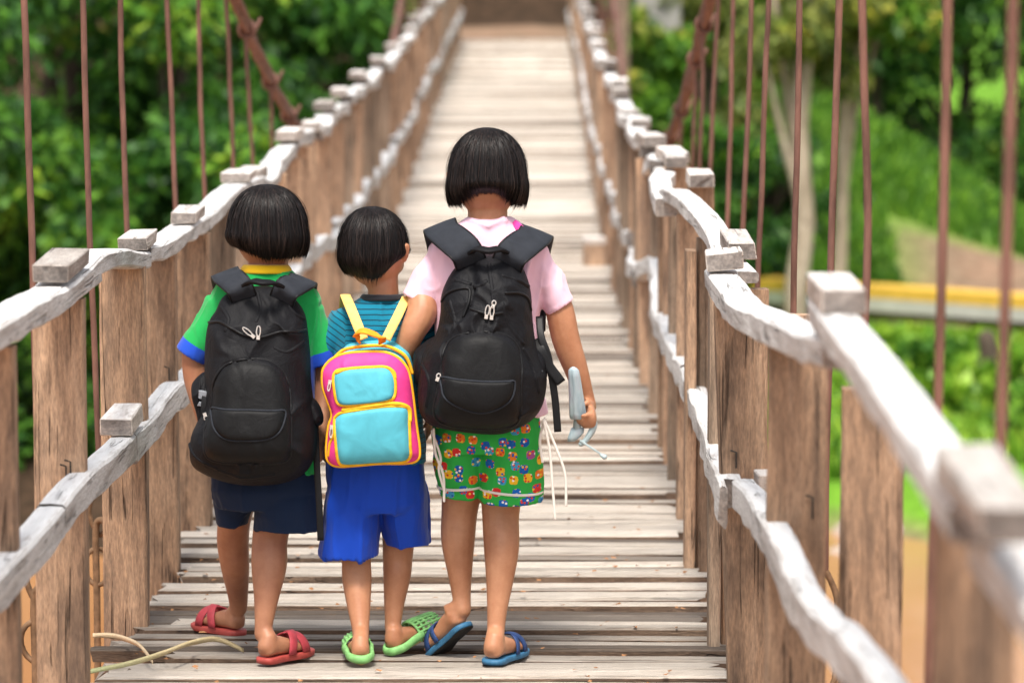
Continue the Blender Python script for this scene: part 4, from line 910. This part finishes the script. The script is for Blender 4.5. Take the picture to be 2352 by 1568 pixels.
me = remesh(sh, .004, 6); folds(me, .010, None, 19, 3.1, (1,1,.3)); obj('shorts', me, M['navy'], lc)
sandal(RFl, 'slide', lc); sandal(LFl, 'slide', lc)
# ------------------------------------------------------------------ middle child, striped shirt
Y = 9.40
mc = person('smallest child, in the middle, in teal striped shirt, royal blue shorts and green clogs', W(860, 1525, 9.3), None)
c, hrx = hair(mc, 856, Y, 474, 778, 936, lambda a: 632-42*max(0, math.sin(a))**1.5-8*max(0, -math.sin(a))-(70 if abs(a) > 2.1 else 0), .092, 9, 565, tuck=.17, tuckside=.13, whorl=(-.05,-.1), fly=260)
hd, T = head_parts((c.x+.004, c.y+.01, c.z-.003), hrx*.93, .082, .10, 22); B = list(hd); face(mc, T, hrx*.93)
B.append(pxl([(876,620,.01,38),(880,660,0,36),(880,700,0,38)], Y))
B.append(trunkrings([(878,704,34,.03,0),(874,735,84,.045,0),(872,770,100,.066,0),(868,880,90,.072,0),(866,1000,98,.078,0),(864,1070,98,.078,0),(864,1100,80,.07,0)], Y))
LFm = Foot(W(829,1513,9.26), -8, 0, .155, -1); RFm = Foot(W(902,1492,9.40), 42, -14, .155, 1)
B.append(pxl([(815,1090,0,56),(812,1200,0,46),(818,1280,-.01,35),(820,1330,-.02,35),(824,1390,-.05,28),(828,1440,-.08,21),(829,1462,-.09,20)], Y))
B.append(pxl([(915,1090,0,54),(918,1180,.03,44),(914,1270,.05,36),(912,1320,.04,33),(906,1380,.03,25),(903,1425,.02,20),(902,1440,.02,20)], Y))
B += LFm.body(W(829,1452,9.305)); B += RFm.body(W(903,1432,9.425))
B.append(pxl([(795,750,0,24),(752,805,0,27),(742,870,.01,27),(740,930,.015,24),(742,985,.02,20),(743,1000,.02,18)], Y)); B += hand(W(743,1003,Y+.02), (.05,.1,-1), (1,.1,0), .4, .10, 1)
B.append(pxl([(945,750,0,24),(978,820,.01,27),(985,880,.03,26),(985,940,.04,20)], Y)); B += hand(W(985,945,Y+.04), (0,.3,-.9), (-1,0,0), .4, .10, -1)
me = remesh(B, .0038, 8); obj('body', me, M['skin'], mc)
slL, A1, B1 = sleeve((792,738,0), (742,802,-.005), 37, 35, Y, 1.2); slR, A2, B2 = sleeve((955,728,0), (985,810,.01), 42, 34, Y, 1.15)
sh = [trunkrings([(878,683,44,.046,0),(877,696,66,.054,0),(874,712,100,.062,0),(872,750,114,.074,0),(868,820,106,.084,0),(866,950,106,.088,0),(866,1060,112,.092,0)], Y), slL, slR]
me = remesh(sh, .004, 7); folds(me, .009, None, 20, 5.5, (1,1,.5), [(A1,B1),(A2,B2)]); P = coords(me); t1, d1, L1 = along(P, A1, B1, .06); t2, d2, L2 = along(P, A2, B2, .06)
sv = P[:,2].copy(); ml = (P[:,0] < A1.x+.004) & (d1 < .07); sv[ml] = -t1[ml]+A1.z; ml = (P[:,0] > A2.x-.004) & (d2 < .07); sv[ml] = -t2[ml]+A2.z; attr(me, 's', sv); obj('shirt', me, M['stripe'], mc)
collar(879,681,48,.052,.008,Y,'blackrib',mc,.0085)
sh = [trunkrings([(862,1030,112,.098,0),(862,1100,118,.102,0),(864,1150,112,.10,0),(864,1172,96,.09,0)], Y), legtube([(806,1090,66,.10,0),(806,1180,68,.098,0),(805,1274,67,.088,-.01)], Y, .04), legtube([(924,1090,62,.10,.01),(932,1170,58,.098,.03),(938,1250,52,.088,.05)], Y, .04)]
me = remesh(sh, .004, 6); folds(me, .013, None, 19, 1.1, (1,1,.22)); obj('shorts', me, M['royal'], mc)
sandal(LFm, 'clog', mc); sandal(RFm, 'clog', mc)
# ================================================================== BACKPACKS AND UMBRELLA
def nylon(name, c, rough=.45, bst=.35, sc=30):
    k = NT(name, min(.8, rough+.13), .2); v = k.vec(); n = k.noise(v, sc, 4, .55, .8); f = k.noise(v, 500, 1)
    k.col(k.mix(k.ramp(n, [(.3,(0,0,0)),(.7,(1,1,1))]), tuple(x*.85 for x in c), tuple(min(1,x*1.15) for x in c)))
    k.bump(k.math('ADD', n, k.math('MULTIPLY', f, .1)), bst, .006); return k.m
M['bag'] = nylon('black_nylon', (.0045,.0045,.006), .50, .9, 20); M['bagsmooth'] = nylon('black_smooth_panel', (.005,.005,.0055), .45, .3); M['strap'] = nylon('charcoal_strap', (.022,.025,.032), .65, .15); M['piping'] = nylon('black_piping', (.008,.008,.009), .35, .1)
M['zip'] = plain('zip_metal', (.75,.73,.70), .3, .6, .1, 50, .1, .001, .6); M['buckle'] = plain('grey_buckle', (.22,.24,.27), .4, .5)
M['pinkbag'] = nylon('pink_vinyl', (.74,.05,.25), .45, .12, 14); M['tealbag'] = nylon('turquoise_vinyl', (.09,.42,.52), .45, .12, 14); M['yelpipe'] = nylon('yellow_piping', (.86,.44,.02), .5, .1); M['yelstrap'] = nylon('yellow_webbing', (.84,.55,.16), .8, .3, 60); M['orange'] = nylon('orange_webbing', (.85,.30,.02), .7, .2); M['maroon'] = nylon('maroon_base', (.30,.015,.05), .5)
class Bag:
    def __init__(s, outline, Yb, D, cen=None, wr=.006, seed=0, bulge=0, e=None, wsc=9):
        s.Y = Yb; P = catmull([tuple(W(a, b, Yb)) for a, b in outline], 8, True); s.P = np.array(P)[:, [0,2]]
        s.c = s.P.mean(0) if cen is None else np.array(W(cen[0], cen[1], Yb))[[0,2]]
        d = s.P-s.c; s.th, s.R = s.polar(d); s.D = D; s.wr = wr; s.seed = seed; s.pads = []; s.bulge = bulge; s.wsc = wsc
        s.zr = (s.P[:,1].min(), s.P[:,1].max())
    @staticmethod
    def polar(d):
        th = np.arctan2(d[:,1], d[:,0]); R = np.linalg.norm(d, axis=1); o = np.argsort(th); return th[o], R[o]
    def rad(s, th, T=None, R=None):
        T = s.th if T is None else T; R = s.R if R is None else R
        return np.interp(th, np.r_[T-2*math.pi, T, T+2*math.pi], np.r_[R, R, R])
    def depth(s, X, Z, upto=None):
        X = np.asarray(X, float); Z = np.asarray(Z, float); d = np.stack([X-s.c[0], Z-s.c[1]], -1); th = np.arctan2(d[...,1], d[...,0]); t = np.clip(np.linalg.norm(d, axis=-1)/s.rad(th), 0, 1)
        zt = (Z-s.zr[0])/(s.zr[1]-s.zr[0]); Dz = s.D*(1+s.bulge*(.45-zt)); base = Dz*np.sqrt(np.clip(1-t**3.2, 0, 1))
        q = np.stack([X*s.wsc, Z*s.wsc*.8, X*0+s.seed], -1); w1 = fbm(q, 3); rg = np.clip(1-np.abs(fbm(q*.9+.5*w1[...,None]+3, 2))*3.2, 0, 1)**2
        rg2 = np.clip(1-np.abs(fbm(q*2.3+.8*w1[...,None]+11, 2))*3.0, 0, 1)**2*np.clip(fbm(q*.8+31, 2)*2.5+.6, 0, 1); cover = np.ones_like(X)
        out = base
        for (T, R, c, th_, pw, flat) in s.pads[:upto]:
            dd = np.stack([X-c[0], Z-c[1]], -1); a = np.arctan2(dd[...,1], dd[...,0]); tt = np.clip(np.linalg.norm(dd, axis=-1)/s.rad(a, T, R), 0, 1)
            out = out+th_*np.sqrt(np.clip(1-tt**pw, 0, 1)); cover = np.where(tt < 1, cover*(1-flat), cover)
        return out+s.wr*(.9*w1+1.5*rg*np.sign(vnoise(q*.5+9)+.3)+.55*rg2)*cover*np.clip((1-t)*6, 0, 1)+.0
    def addpad(s, outline, th_, pw=8, flat=.7):
        P = np.array(catmull([tuple(W(a, b, s.Y)) for a, b in outline], 6, True))[:, [0,2]]; c = P.mean(0); T, R = s.polar(P-c); s.pads.append((T, R, c, th_, pw, flat)); return P
    def y(s, X, Z, off=0): return s.Y-s.depth(X, Z)-off
    def shell(s, nm, mat, par, back=.03):
        N, Mr = 200, 84; th = np.linspace(-math.pi, math.pi, N, endpoint=False); R = s.rad(th); V = []; F = []
        ts = np.linspace(0.02, 1, Mr)**.85
        for t in ts[::-1]:
            X = s.c[0]+np.cos(th)*R*t; Z = s.c[1]+np.sin(th)*R*t; yy = s.Y-s.depth(X, Z); V += list(zip(X, yy, Z))
        F = [[i*N+j, i*N+(j+1) % N, (i+1)*N+(j+1) % N, (i+1)*N+j] for i in range(Mr-1) for j in range(N)]
        F.append([(Mr-1)*N+j for j in range(N)])
        n0 = len(V)
        for t, b in ((1.0, .3),(.97, .8),(.9, 1.0)):
            X = s.c[0]+np.cos(th)*R*t; Z = s.c[1]+np.sin(th)*R*t; V += list(zip(X, X*0+s.Y+back*b, Z))
        F += [[n0+j, n0+(j+1) % N, (j+1) % N, j] for j in range(N)]
        F += [[n0+(i+1)*N+j, n0+(i+1)*N+(j+1) % N, n0+i*N+(j+1) % N, n0+i*N+j] for i in range(2) for j in range(N)]
        F.append([n0+2*N+j for j in range(N)][::-1])
        me = mesh(V, F); o = obj(nm, me, M[mat] if isinstance(mat, str) else mat, par); return o
    def tube(s, pts, r_, nm, mat, par, closed=False, off=0, fl=1.0, n=8):
        P = catmull([tuple(W(a, b, s.Y)) for a, b in pts], 7, closed); P = np.array(P)
        if closed: P = np.vstack([P, P[:1]])
        yy = s.y(P[:,0], P[:,2], off); P[:,1] = yy
        V, F = limb([tuple(p) for p in P], r_, n, fl, ref=(0,1,0)); return obj(nm, mesh(V, F), M[mat], par)
    def patch(s, outline, nm, mat, par, off=.003, edge=.004):
        """thin panel laid over the bag surface"""
        P = np.array(catmull([tuple(W(a, b, s.Y)) for a, b in outline], 8, True))[:, [0,2]]; c = P.mean(0); N = len(P); V = []; Mr = 12
        for k_ in range(Mr+1):
            t = 1-k_/Mr*.98; Q = c+(P-c)*t; o = off*(1 if k_ else 0); yy = s.y(Q[:,0], Q[:,1], off if k_ else -.002); V += list(zip(Q[:,0], yy, Q[:,1]))
        F = [[i*N+j, i*N+(j+1) % N, (i+1)*N+(j+1) % N, (i+1)*N+j] for i in range(Mr) for j in range(N)]; F.append([Mr*N+j for j in range(N)])
        me = mesh(V, F); 
        if sum(1 for p in me.polygons if p.normal.y > 0) > len(me.polygons)/2: me.flip_normals()
        return obj(nm, me, M[mat], par)
    def pull(s, px, py, ang, L=.026, w_=.009, par=None, nm='zip_pull'):
        p = W(px, py, s.Y); y0 = float(s.y(p.x, p.z, .006)); a = math.radians(ang); d = Vector((math.sin(a), 0, math.cos(a))); r = Vector((d.z, 0, -d.x)); c0 = Vector((p.x, y0, p.z)); P = []
        for i in range(14):
            q = 2*math.pi*i/14; P.append(tuple(c0+d*(L*.5+L*.5*math.cos(q))+r*w_*.42*math.sin(q)+Vector((0,-.002,0))))
        P.append(P[0]); V1, F1 = limb(P, .0016, 6, rnd=False); P2 = box(-.004,.004,-.003,.003,-.007,.003); V2 = [tuple(c0+r*x+Vector((0,y,0))+d*z) for x, y, z in P2[0]]
        V, F = joinvf([(V1, F1), (V2, P2[1])]); return obj(nm, mesh(V, F, False), M['zip'], par)
def ribbon(pts, nrm, wd, th, nm, mat, par, sub=5, taper=None):
    """flat strap through pts; nrm per point = surface normal"""
    C = catmull([tuple(p)+tuple(n) for p, n in zip(pts, nrm)], sub); C = np.array(C); P = C[:,:3]; N = C[:,3:]; T = np.gradient(P, axis=0); R = []
    for i, (p, n, t) in enumerate(zip(P, N, T)):
        t = t/(np.linalg.norm(t)+1e-9); n = n-t*np.dot(n, t); n /= np.linalg.norm(n)+1e-9; s = np.cross(t, n); q = wd if taper is None else wd*(taper[0]+(taper[1]-taper[0])*i/(len(P)-1))
        R.append(np.array([p+s*a*q/2+n*b*th/2 for a, b in ((-1,-.4),(-1,.4),(-.93,1),(-.5,1.15),(0,1.2),(.5,1.15),(.93,1),(1,.4),(1,-.4),(.9,-1),(0,-1),(-.9,-1))]))
    V, F = loft(R); o = obj(nm, mesh(V, F), M[mat], par)
    return o, P, N, T
def shoulder_strap(a, b, c_, Y, wd, mat, par, th=.012, edge=True, front=-.0, taper=None):
    """a = at the bag top on the back, b = on the shoulder top, c = where it leaves over the front"""
    sg_ = 1 if b[0] > a[0] else -1
    pts = [W(a[0]-sg_*16, a[1]+46, a[2]+.05), W(*a), W((a[0]*.5+b[0]*.5), (a[1]*.5+b[1]*.5)-3, (a[2]+b[2])/2-.012), W(*b), W(*c_), W(c_[0]-sg_*14, c_[1]+70, c_[2]+.075), W(c_[0]-sg_*22, c_[1]+220, c_[2]+.06)]; ox = .38*(1 if b[0] > a[0] else -1)
    nr = [(0,-1,.1),(0,-1,.25),(ox*.3,-.9,.5),(ox,-.35,1),(ox,.5,.9),(0,1,.1),(0,1,0)]
    o, P, N, T = ribbon(pts, nr, wd, th, 'shoulder_strap', mat, par, taper=taper)
    if edge:
        for sg in (-1, 1):
            E = []
            for i, (p, n, t) in enumerate(zip(P, N, T)):
                t = t/(np.linalg.norm(t)+1e-9); n = n-t*np.dot(n, t); n /= np.linalg.norm(n)+1e-9; s = np.cross(t, n); q = wd*(1 if taper is None else taper[0]+(taper[1]-taper[0])*i/(len(P)-1)); E.append(tuple(p+s*sg*q*.485+n*th*.25))
            V, F = limb(E, .0035, 7); obj('strap_binding', mesh(V, F), M['piping'], o)
    return o
def D1(x, y): return (367.5+x*.4804, 395+y*.4804)
def D2(x, y): return (872.8+x*.5858, 275.6+y*.5858)
def black_bag(conv, main, cen, D, arch, flap, Yb, label, seed, zips, pulls, bulge=.5):
    e = empty('backpack', W(*conv(*cen), Yb), label, 'backpack'); b = Bag([conv(*p) for p in main], Yb, D, conv(*cen), .0105, seed, bulge)
    b.addpad([conv(*p) for p in arch], .030, 7, .8); b.shell('bag_body', 'bag', e)
    b.patch([conv(*p) for p in arch], 'front_pocket', 'bagsmooth', e, .0025)
    b.tube([conv(*p) for p in arch], .0034, 'pocket_piping', 'piping', e, True, .002)
    n1 = len(b.pads); b.addpad([conv(*p) for p in flap], .009, 9, .2); fo = b.patch([conv(*p) for p in flap], 'pocket_flap', 'bagsmooth', e, .003); b.tube([conv(*p) for p in flap], .0026, 'flap_piping', 'strap', fo, True, .003)
    for z in zips: b.tube([conv(*p) for p in z], .0036, 'zip_line', 'piping', e, False, .002)
    for (x, y, a, l) in pulls: px, py = conv(x, y); b.pull(px, py, a, l, .011, e)
    return e, b
# -- left black bag
mainL = [(300,598),(375,560),(490,545),(590,560),(655,620),(692,680),(706,760),(718,880),(722,1000),(735,1100),(750,1200),(748,1330),(700,1430),(600,1480),(450,1494),(330,1480),(215,1440),(150,1385),(148,1270),(180,1190),(212,1100),(214,950),(216,820),(232,720),(268,660)]
archL = [(262,1100),(275,980),(320,905),(390,872),(460,866),(540,878),(600,925),(632,1000),(642,1100),(645,1220),(638,1320),(590,1350),(450,1353),(300,1348),(240,1315),(232,1220)]
flapL = [(268,1096),(350,1093),(450,1094),(560,1098),(618,1103),(612,1160),(585,1205),(530,1230),(420,1236),(340,1228),(290,1190),(270,1140)]
lb, bL = black_bag(D1, mainL, (460,1050), .135, archL, flapL, 9.27, 'black backpack with a long curved zip worn by the child in green', 2.0,
    [[(236,715),(300,702),(360,728),(420,757),(500,765),(600,742),(700,748)]], [(458,758,-50,.030),(486,762,3,.026),(232,1140,160,.012)], .7)
# folded drape at the top of the bag and side details
fb = [bL.tube([D1(*p) for p in q], .006, 'fabric_fold', 'bag', lb, False, -.003, .7) for q in ([(300,640),(340,690),(330,740)],[(470,570),(490,640),(470,700)],[(600,600),(640,660),(690,700)],[(560,820),(620,840),(690,800)],[(150,1290),(200,1340),(290,1380)],[(300,1390),(420,1420),(560,1410)])]
h = [W(*D1(408,540), 9.20), W(*D1(440,522), 9.17), W(*D1(490,528), 9.155), W(*D1(545,530), 9.17), W(*D1(578,548), 9.20)]; ribbon(h, [(0,-.4,1)]*5, .022, .008, 'grab_handle', 'bag', lb)
shoulder_strap((*D1(385,560), 9.215), (*D1(322,502), 9.29), (*D1(312,494), 9.37), 9.38, .066, 'strap', lb, taper=(.9,1.1)); shoulder_strap((*D1(600,570), 9.215), (*D1(672,530), 9.29), (*D1(685,524), 9.37), 9.38, .066, 'strap', lb, taper=(.9,1.1))
pk = Bag([D1(*p) for p in [(225,960),(160,1000),(152,1060),(175,1150),(195,1230),(235,1240),(245,1100)]], 9.27, .05, None, .004, 8.2); pk.shell('side_pocket', 'bag', lb)
for (x, y, w_, h_) in ((205,1085,.022,.020),(205,1118,.024,.010)): p = W(*D1(x, y), 9.215); obj('buckle', block(p.x, p.y, p.z, w_, .012, h_, (0,.1,0)), M['buckle'], lb)
ribbon([W(*D1(235,1030), 9.22), W(*D1(215,1080), 9.21), W(*D1(212,1150), 9.205), W(*D1(222,1225), 9.21)], [(0,-1,0)]*4, .016, .003, 'webbing', 'piping', lb)
pk = Bag([D1(*p) for p in [(690,1080),(740,1090),(775,1150),(778,1200),(740,1210),(700,1170)]], 9.27, .045, None, .004, 3.2); pk.shell('side_pocket', 'bag', lb)
ribbon([W(*D1(742,1200), 9.27), W(*D1(750,1400), 9.265), W(*D1(762,1600), 9.26), W(*D1(768,1760), 9.26)], [(0,-1,0)]*4, .016, .003, 'hanging_strap', 'piping', lb)
# -- right black bag
mainR = [(330,560),(400,528),(470,522),(540,560),(572,605),(592,680),(598,780),(612,880),(640,960),(655,1010),(640,1110),(600,1170),(540,1205),(470,1228),(360,1224),(240,1205),(180,1180),(150,1120),(150,1000),(170,900),(218,840),(236,760),(240,690),(262,630),(295,580)]
archR = [(243,975),(252,890),(285,838),(345,812),(420,806),(495,822),(540,865),(557,940),(553,1030),(553,1120),(530,1172),(440,1188),(320,1182),(240,1160),(217,1120),(228,1050)]
flapR = [(248,978),(330,984),(420,990),(500,990),(530,994),(524,1045),(495,1080),(440,1106),(390,1112),(320,1092),(262,1056),(247,1015)]
rb, bR = black_bag(D2, mainR, (400,930), .14, archR, flapR, 9.25, 'black nylon backpack with two short side zips worn by the tallest child in pink', 6.0,
    [[(243,705),(262,675),(300,652),(350,648),(352,690),(330,750)],[(495,660),(545,665),(580,690),(592,740)],[(360,720),(430,738),(480,735)]], [(420,745,10,.026),(440,748,5,.026),(447,705,12,.012),(232,985,20,.012)], .5)
for q in ([(300,620),(380,640),(420,620)],[(430,560),(440,640),(450,720)],[(480,600),(540,620),(580,650)],[(280,700),(300,780),(270,850)],[(480,700),(500,780),(560,860)],[(170,950),(200,1000),(190,1100)],[(560,880),(600,960),(620,1050)]): bR.tube([D2(*p) for p in q], .007, 'fabric_fold', 'bag', rb, False, -.004, .7)
h = [W(*D2(358,520), 9.19), W(*D2(380,505), 9.165), W(*D2(425,512), 9.15), W(*D2(470,506), 9.165), W(*D2(492,518), 9.19)]; ribbon(h, [(0,-.5,1)]*5, .022, .008, 'grab_handle', 'bag', rb)
shoulder_strap((*D2(340,520), 9.20), (*D2(248,440), 9.275), (*D2(236,420), 9.35), 9.36, .078, 'strap', rb, taper=(.95,1.1)); shoulder_strap((*D2(512,535), 9.20), (*D2(600,463), 9.275), (*D2(615,445), 9.35), 9.36, .078, 'strap', rb, taper=(.95,1.1))
pk = Bag([D2(*p) for p in [(225,850),(150,890),(130,930),(133,1010),(160,1060),(225,1080),(240,940)]], 9.27, .06, None, .005, 4.2); pk.shell('side_pocket', 'bag', rb)
pk = Bag([D2(*p) for p in [(560,900),(600,880),(650,930),(655,1010),(630,1080),(580,1090),(565,1000)]], 9.26, .05, None, .005, 9.2); pk.shell('side_pocket', 'bag', rb)
p0 = W(*D2(582,1000), 9.20); p1 = W(*D2(632,986), 9.20); V, F = limb([p0, (p0+p1)/2+Vector((0,-.004,.001)), p1], [.005,.006,.004], 8); obj('buckle', mesh(V, F), M['buckle'], rb)
ribbon([W(*D2(610,860), 9.26), W(*D2(630,900), 9.24), W(*D2(660,960), 9.235), W(*D2(712,1030), 9.23)], [(0,-1,.1)]*4, .024, .003, 'hanging_strap', 'piping', rb)
ribbon([W(*D2(625,770), 9.28), W(*D2(632,850), 9.25), W(*D2(660,930), 9.24), W(*D2(682,1060), 9.24), W(*D2(690,1130), 9.24), W(*D2(697,1222), 9.24)], [(0,-1,0)]*6, .018, .003, 'hanging_strap', 'piping', rb)
# -- small pink and turquoise bag
e = empty('backpack', W(*D1(1010,1150), 9.28), 'small pink and turquoise backpack with yellow piping worn by the smallest child', 'backpack')
g_out = [(845,880),(870,850),(905,822),(1000,808),(1090,806),(1150,822),(1190,855),(1205,900),(1218,980),(1225,1100),(1242,1290),(1238,1370),(1180,1392),(1000,1396),(870,1405),(805,1385),(797,1320),(812,1220),(825,1100),(790,1000),(790,940)]
g = Bag([D1(*p) for p in g_out], 9.30, .10, D1(1010,1120), .0012, 1.0, .2, wsc=6); g.shell('gusset', 'tealbag', e)
f_out = [(900,866),(1050,860),(1120,878),(1165,915),(1190,960),(1205,1040),(1214,1110),(1225,1210),(1240,1320),(1232,1372),(1180,1390),(1050,1392),(950,1400),(855,1405),(808,1385),(796,1335),(806,1220),(822,1160),(800,1090),(780,1030),(776,975),(785,935),(825,893)]
fr = Bag([D1(*p) for p in f_out], 9.225, .040, D1(1010,1130), .0032, 2.0, .1, wsc=14); fr.shell('front_panel', 'pinkbag', e)
P = np.array(catmull([tuple(W(*D1(*p), 9.222)) for p in f_out], 6, True)); P = np.vstack([P, P[:1]]); V, F = limb([tuple(p) for p in P], .0042, 8); obj('piping', mesh(V, F), M['yelpipe'], e)
P = catmull([tuple(W(*D1(*p), 9.245-.0)) for p in [(838,884),(880,850),(960,834),(1060,830),(1130,850),(1180,890),(1206,960)]], 6); V, F = limb(P, .0042, 8); obj('piping', mesh(V, F), M['yelpipe'], e)
up = [(832,985),(838,955),(865,938),(950,930),(1050,924),(1095,932),(1120,965),(1128,1010),(1124,1060),(1100,1080),(1040,1092),(950,1102),(880,1106),(850,1092),(838,1040)]
lo = [(836,1190),(846,1160),(880,1140),(980,1122),(1080,1110),(1160,1112),(1190,1130),(1194,1200),(1198,1300),(1198,1350),(1170,1378),(1080,1386),(950,1395),(880,1395),(856,1375),(845,1300)]
for q in (up, lo):
    fr.addpad([D1(*p) for p in q], .011, 12, .7)
for q in (up, lo):
    o = fr.patch([D1(*p) for p in q], 'pocket', 'tealbag', e, .0025); fr.tube([D1(*p) for p in q], .0042, 'pocket_piping', 'yelpipe', o, True, .0015)
fr.tube([D1(*p) for p in [(880,1128),(1000,1108),(1120,1096),(1190,1120),(1197,1180)]], .005, 'pocket_flap_edge', 'yelpipe', e, False, .002); fr.tube([D1(*p) for p in [(850,950),(900,934),(1000,926),(1080,926),(1118,948),(1126,975)]], .0045, 'pocket_flap_edge', 'yelpipe', e, False, .002)
fr.tube([D1(*p) for p in [(838,1240),(815,1290),(806,1350)]], .0035, 'side_piping', 'yelpipe', e, False, .001)
fr.pull(*D1(815,1000), 190, .02, .007, e); fr.pull(*D1(823,1215), 185, .024, .007, e)
h = [W(*D1(950,812), 9.235), W(*D1(938,772), 9.22), W(*D1(975,760), 9.205), W(*D1(1030,778), 9.205), W(*D1(1060,792), 9.215), W(*D1(1062,815), 9.235)]; ribbon(h, [(-.2,-.5,.9)]*6, .020, .005, 'grab_handle', 'orange', e)
ribbon([W(*D1(972,800), 9.25), W(*D1(950,745), 9.262), W(*D1(920,670), 9.29), W(*D1(890,600), 9.345), W(*D1(885,592), 9.39), W(*D1(880,640), 9.46), W(*D1(870,800), 9.49)], [(0,-1,.2),(0,-1,.3),(0,-1,.4),(0,-.6,.9),(0,.2,1),(0,1,.3),(0,1,0)], .025, .004, 'shoulder_strap', 'yelstrap', e)
ribbon([W(*D1(1080,800), 9.25), W(*D1(1110,740), 9.262), W(*D1(1140,680), 9.29), W(*D1(1172,612), 9.345), W(*D1(1180,600), 9.39), W(*D1(1185,650), 9.46), W(*D1(1180,800), 9.49)], [(0,-1,.2),(0,-1,.3),(0,-1,.4),(0,-.6,.9),(0,.2,1),(0,1,.3),(0,1,0)], .023, .004, 'shoulder_strap', 'yelstrap', e)
# -- folded umbrella in the tall child's right hand
k = NT('pearly_umbrella_fabric', .3, .6); n = k.noise(k.vec((1,1,.3)), 18, 3, .5, .5)
k.col(k.ramp(n, [(.3,(.20,.30,.36)),(.45,(.42,.52,.56)),(.6,(.36,.35,.46)),(.75,(.48,.55,.50))])); k.bump(k.noise(k.vec((2,2,.2)), 40, 3), .5, .004); M['umb'] = k.m
M['umbp'] = plain('pale_grey_plastic', (.36,.45,.47), .35, .5)
def D6(x, y): return ((1320+x/5.225)/1.0884, (880+y/5.225)/1.0884)
Yu = 9.352; um = empty('folded_umbrella', W(1325, 960, Yu), 'small pale grey folded umbrella gripped in the right hand of the tallest child', 'umbrella')
R = []
for i, (x, y, r_) in enumerate([(590,190,12),(592,205,40),(595,235,66),(605,320,76),(615,430,84),(628,560,93),(640,690,104),(650,790,112),(652,850,110),(650,872,95)]):
    c0 = W(*D6(x, y), Yu-.012-.04*(870-y)/680); q = r_/5.225/1.0884/(FPX/Yu); rr = ring(tuple(c0), (q,0,0), (0,q*.9,0), 48); a = np.arange(48)*2*math.pi/48
    rr = np.array(c0)+(rr-np.array(c0))*(1+.055*np.cos(a*8+i*.35))[:,None]; R.append(rr)
V, F = loft(R); obj('canopy', mesh(V, F), M['umb'], um)
V, F = limb(catmull([tuple(W(*D6(x, y), Yu)) for x, y in [(652,850),(640,980),(632,1040)]], 4), .010, 10); obj('grip', mesh(V, F), M['umbp'], um)
R = [ring(tuple(W(*D6(x, y), Yu)), (r_/5.687/943,0,0), (0,r_/5.687/943*.6,0), 20) for x, y, r_ in ((650,985,85),(635,1050,95),(600,1110,80),(560,1165,50))]; V, F = loft(R); obj('canopy_tip', mesh(V, F), M['umb'], um)
V, F = limb(catmull([tuple(W(*D6(x, y), Yu-.004)) for x, y in [(855,930),(850,990),(805,1080),(745,1160),(690,1200)]], 5), list(np.linspace(.0098,.0062,21)), 12); obj('hook_handle', mesh(V, F), M['umbp'], um)
for o_ in (-8, 10): V, F = limb([W(*D6(680, 1150+o_), Yu-.01), W(*D6(960, 1335+o_*.4), Yu-.03)], .0014, 6); obj('rib', mesh(V, F), M['umbp'], um)
V, F = limb([W(*D6(960,1345), Yu-.03), W(*D6(1000,1368), Yu-.033)], [.0045,.0068], 12); obj('rib_tip', mesh(V, F), M['umbp'], um)
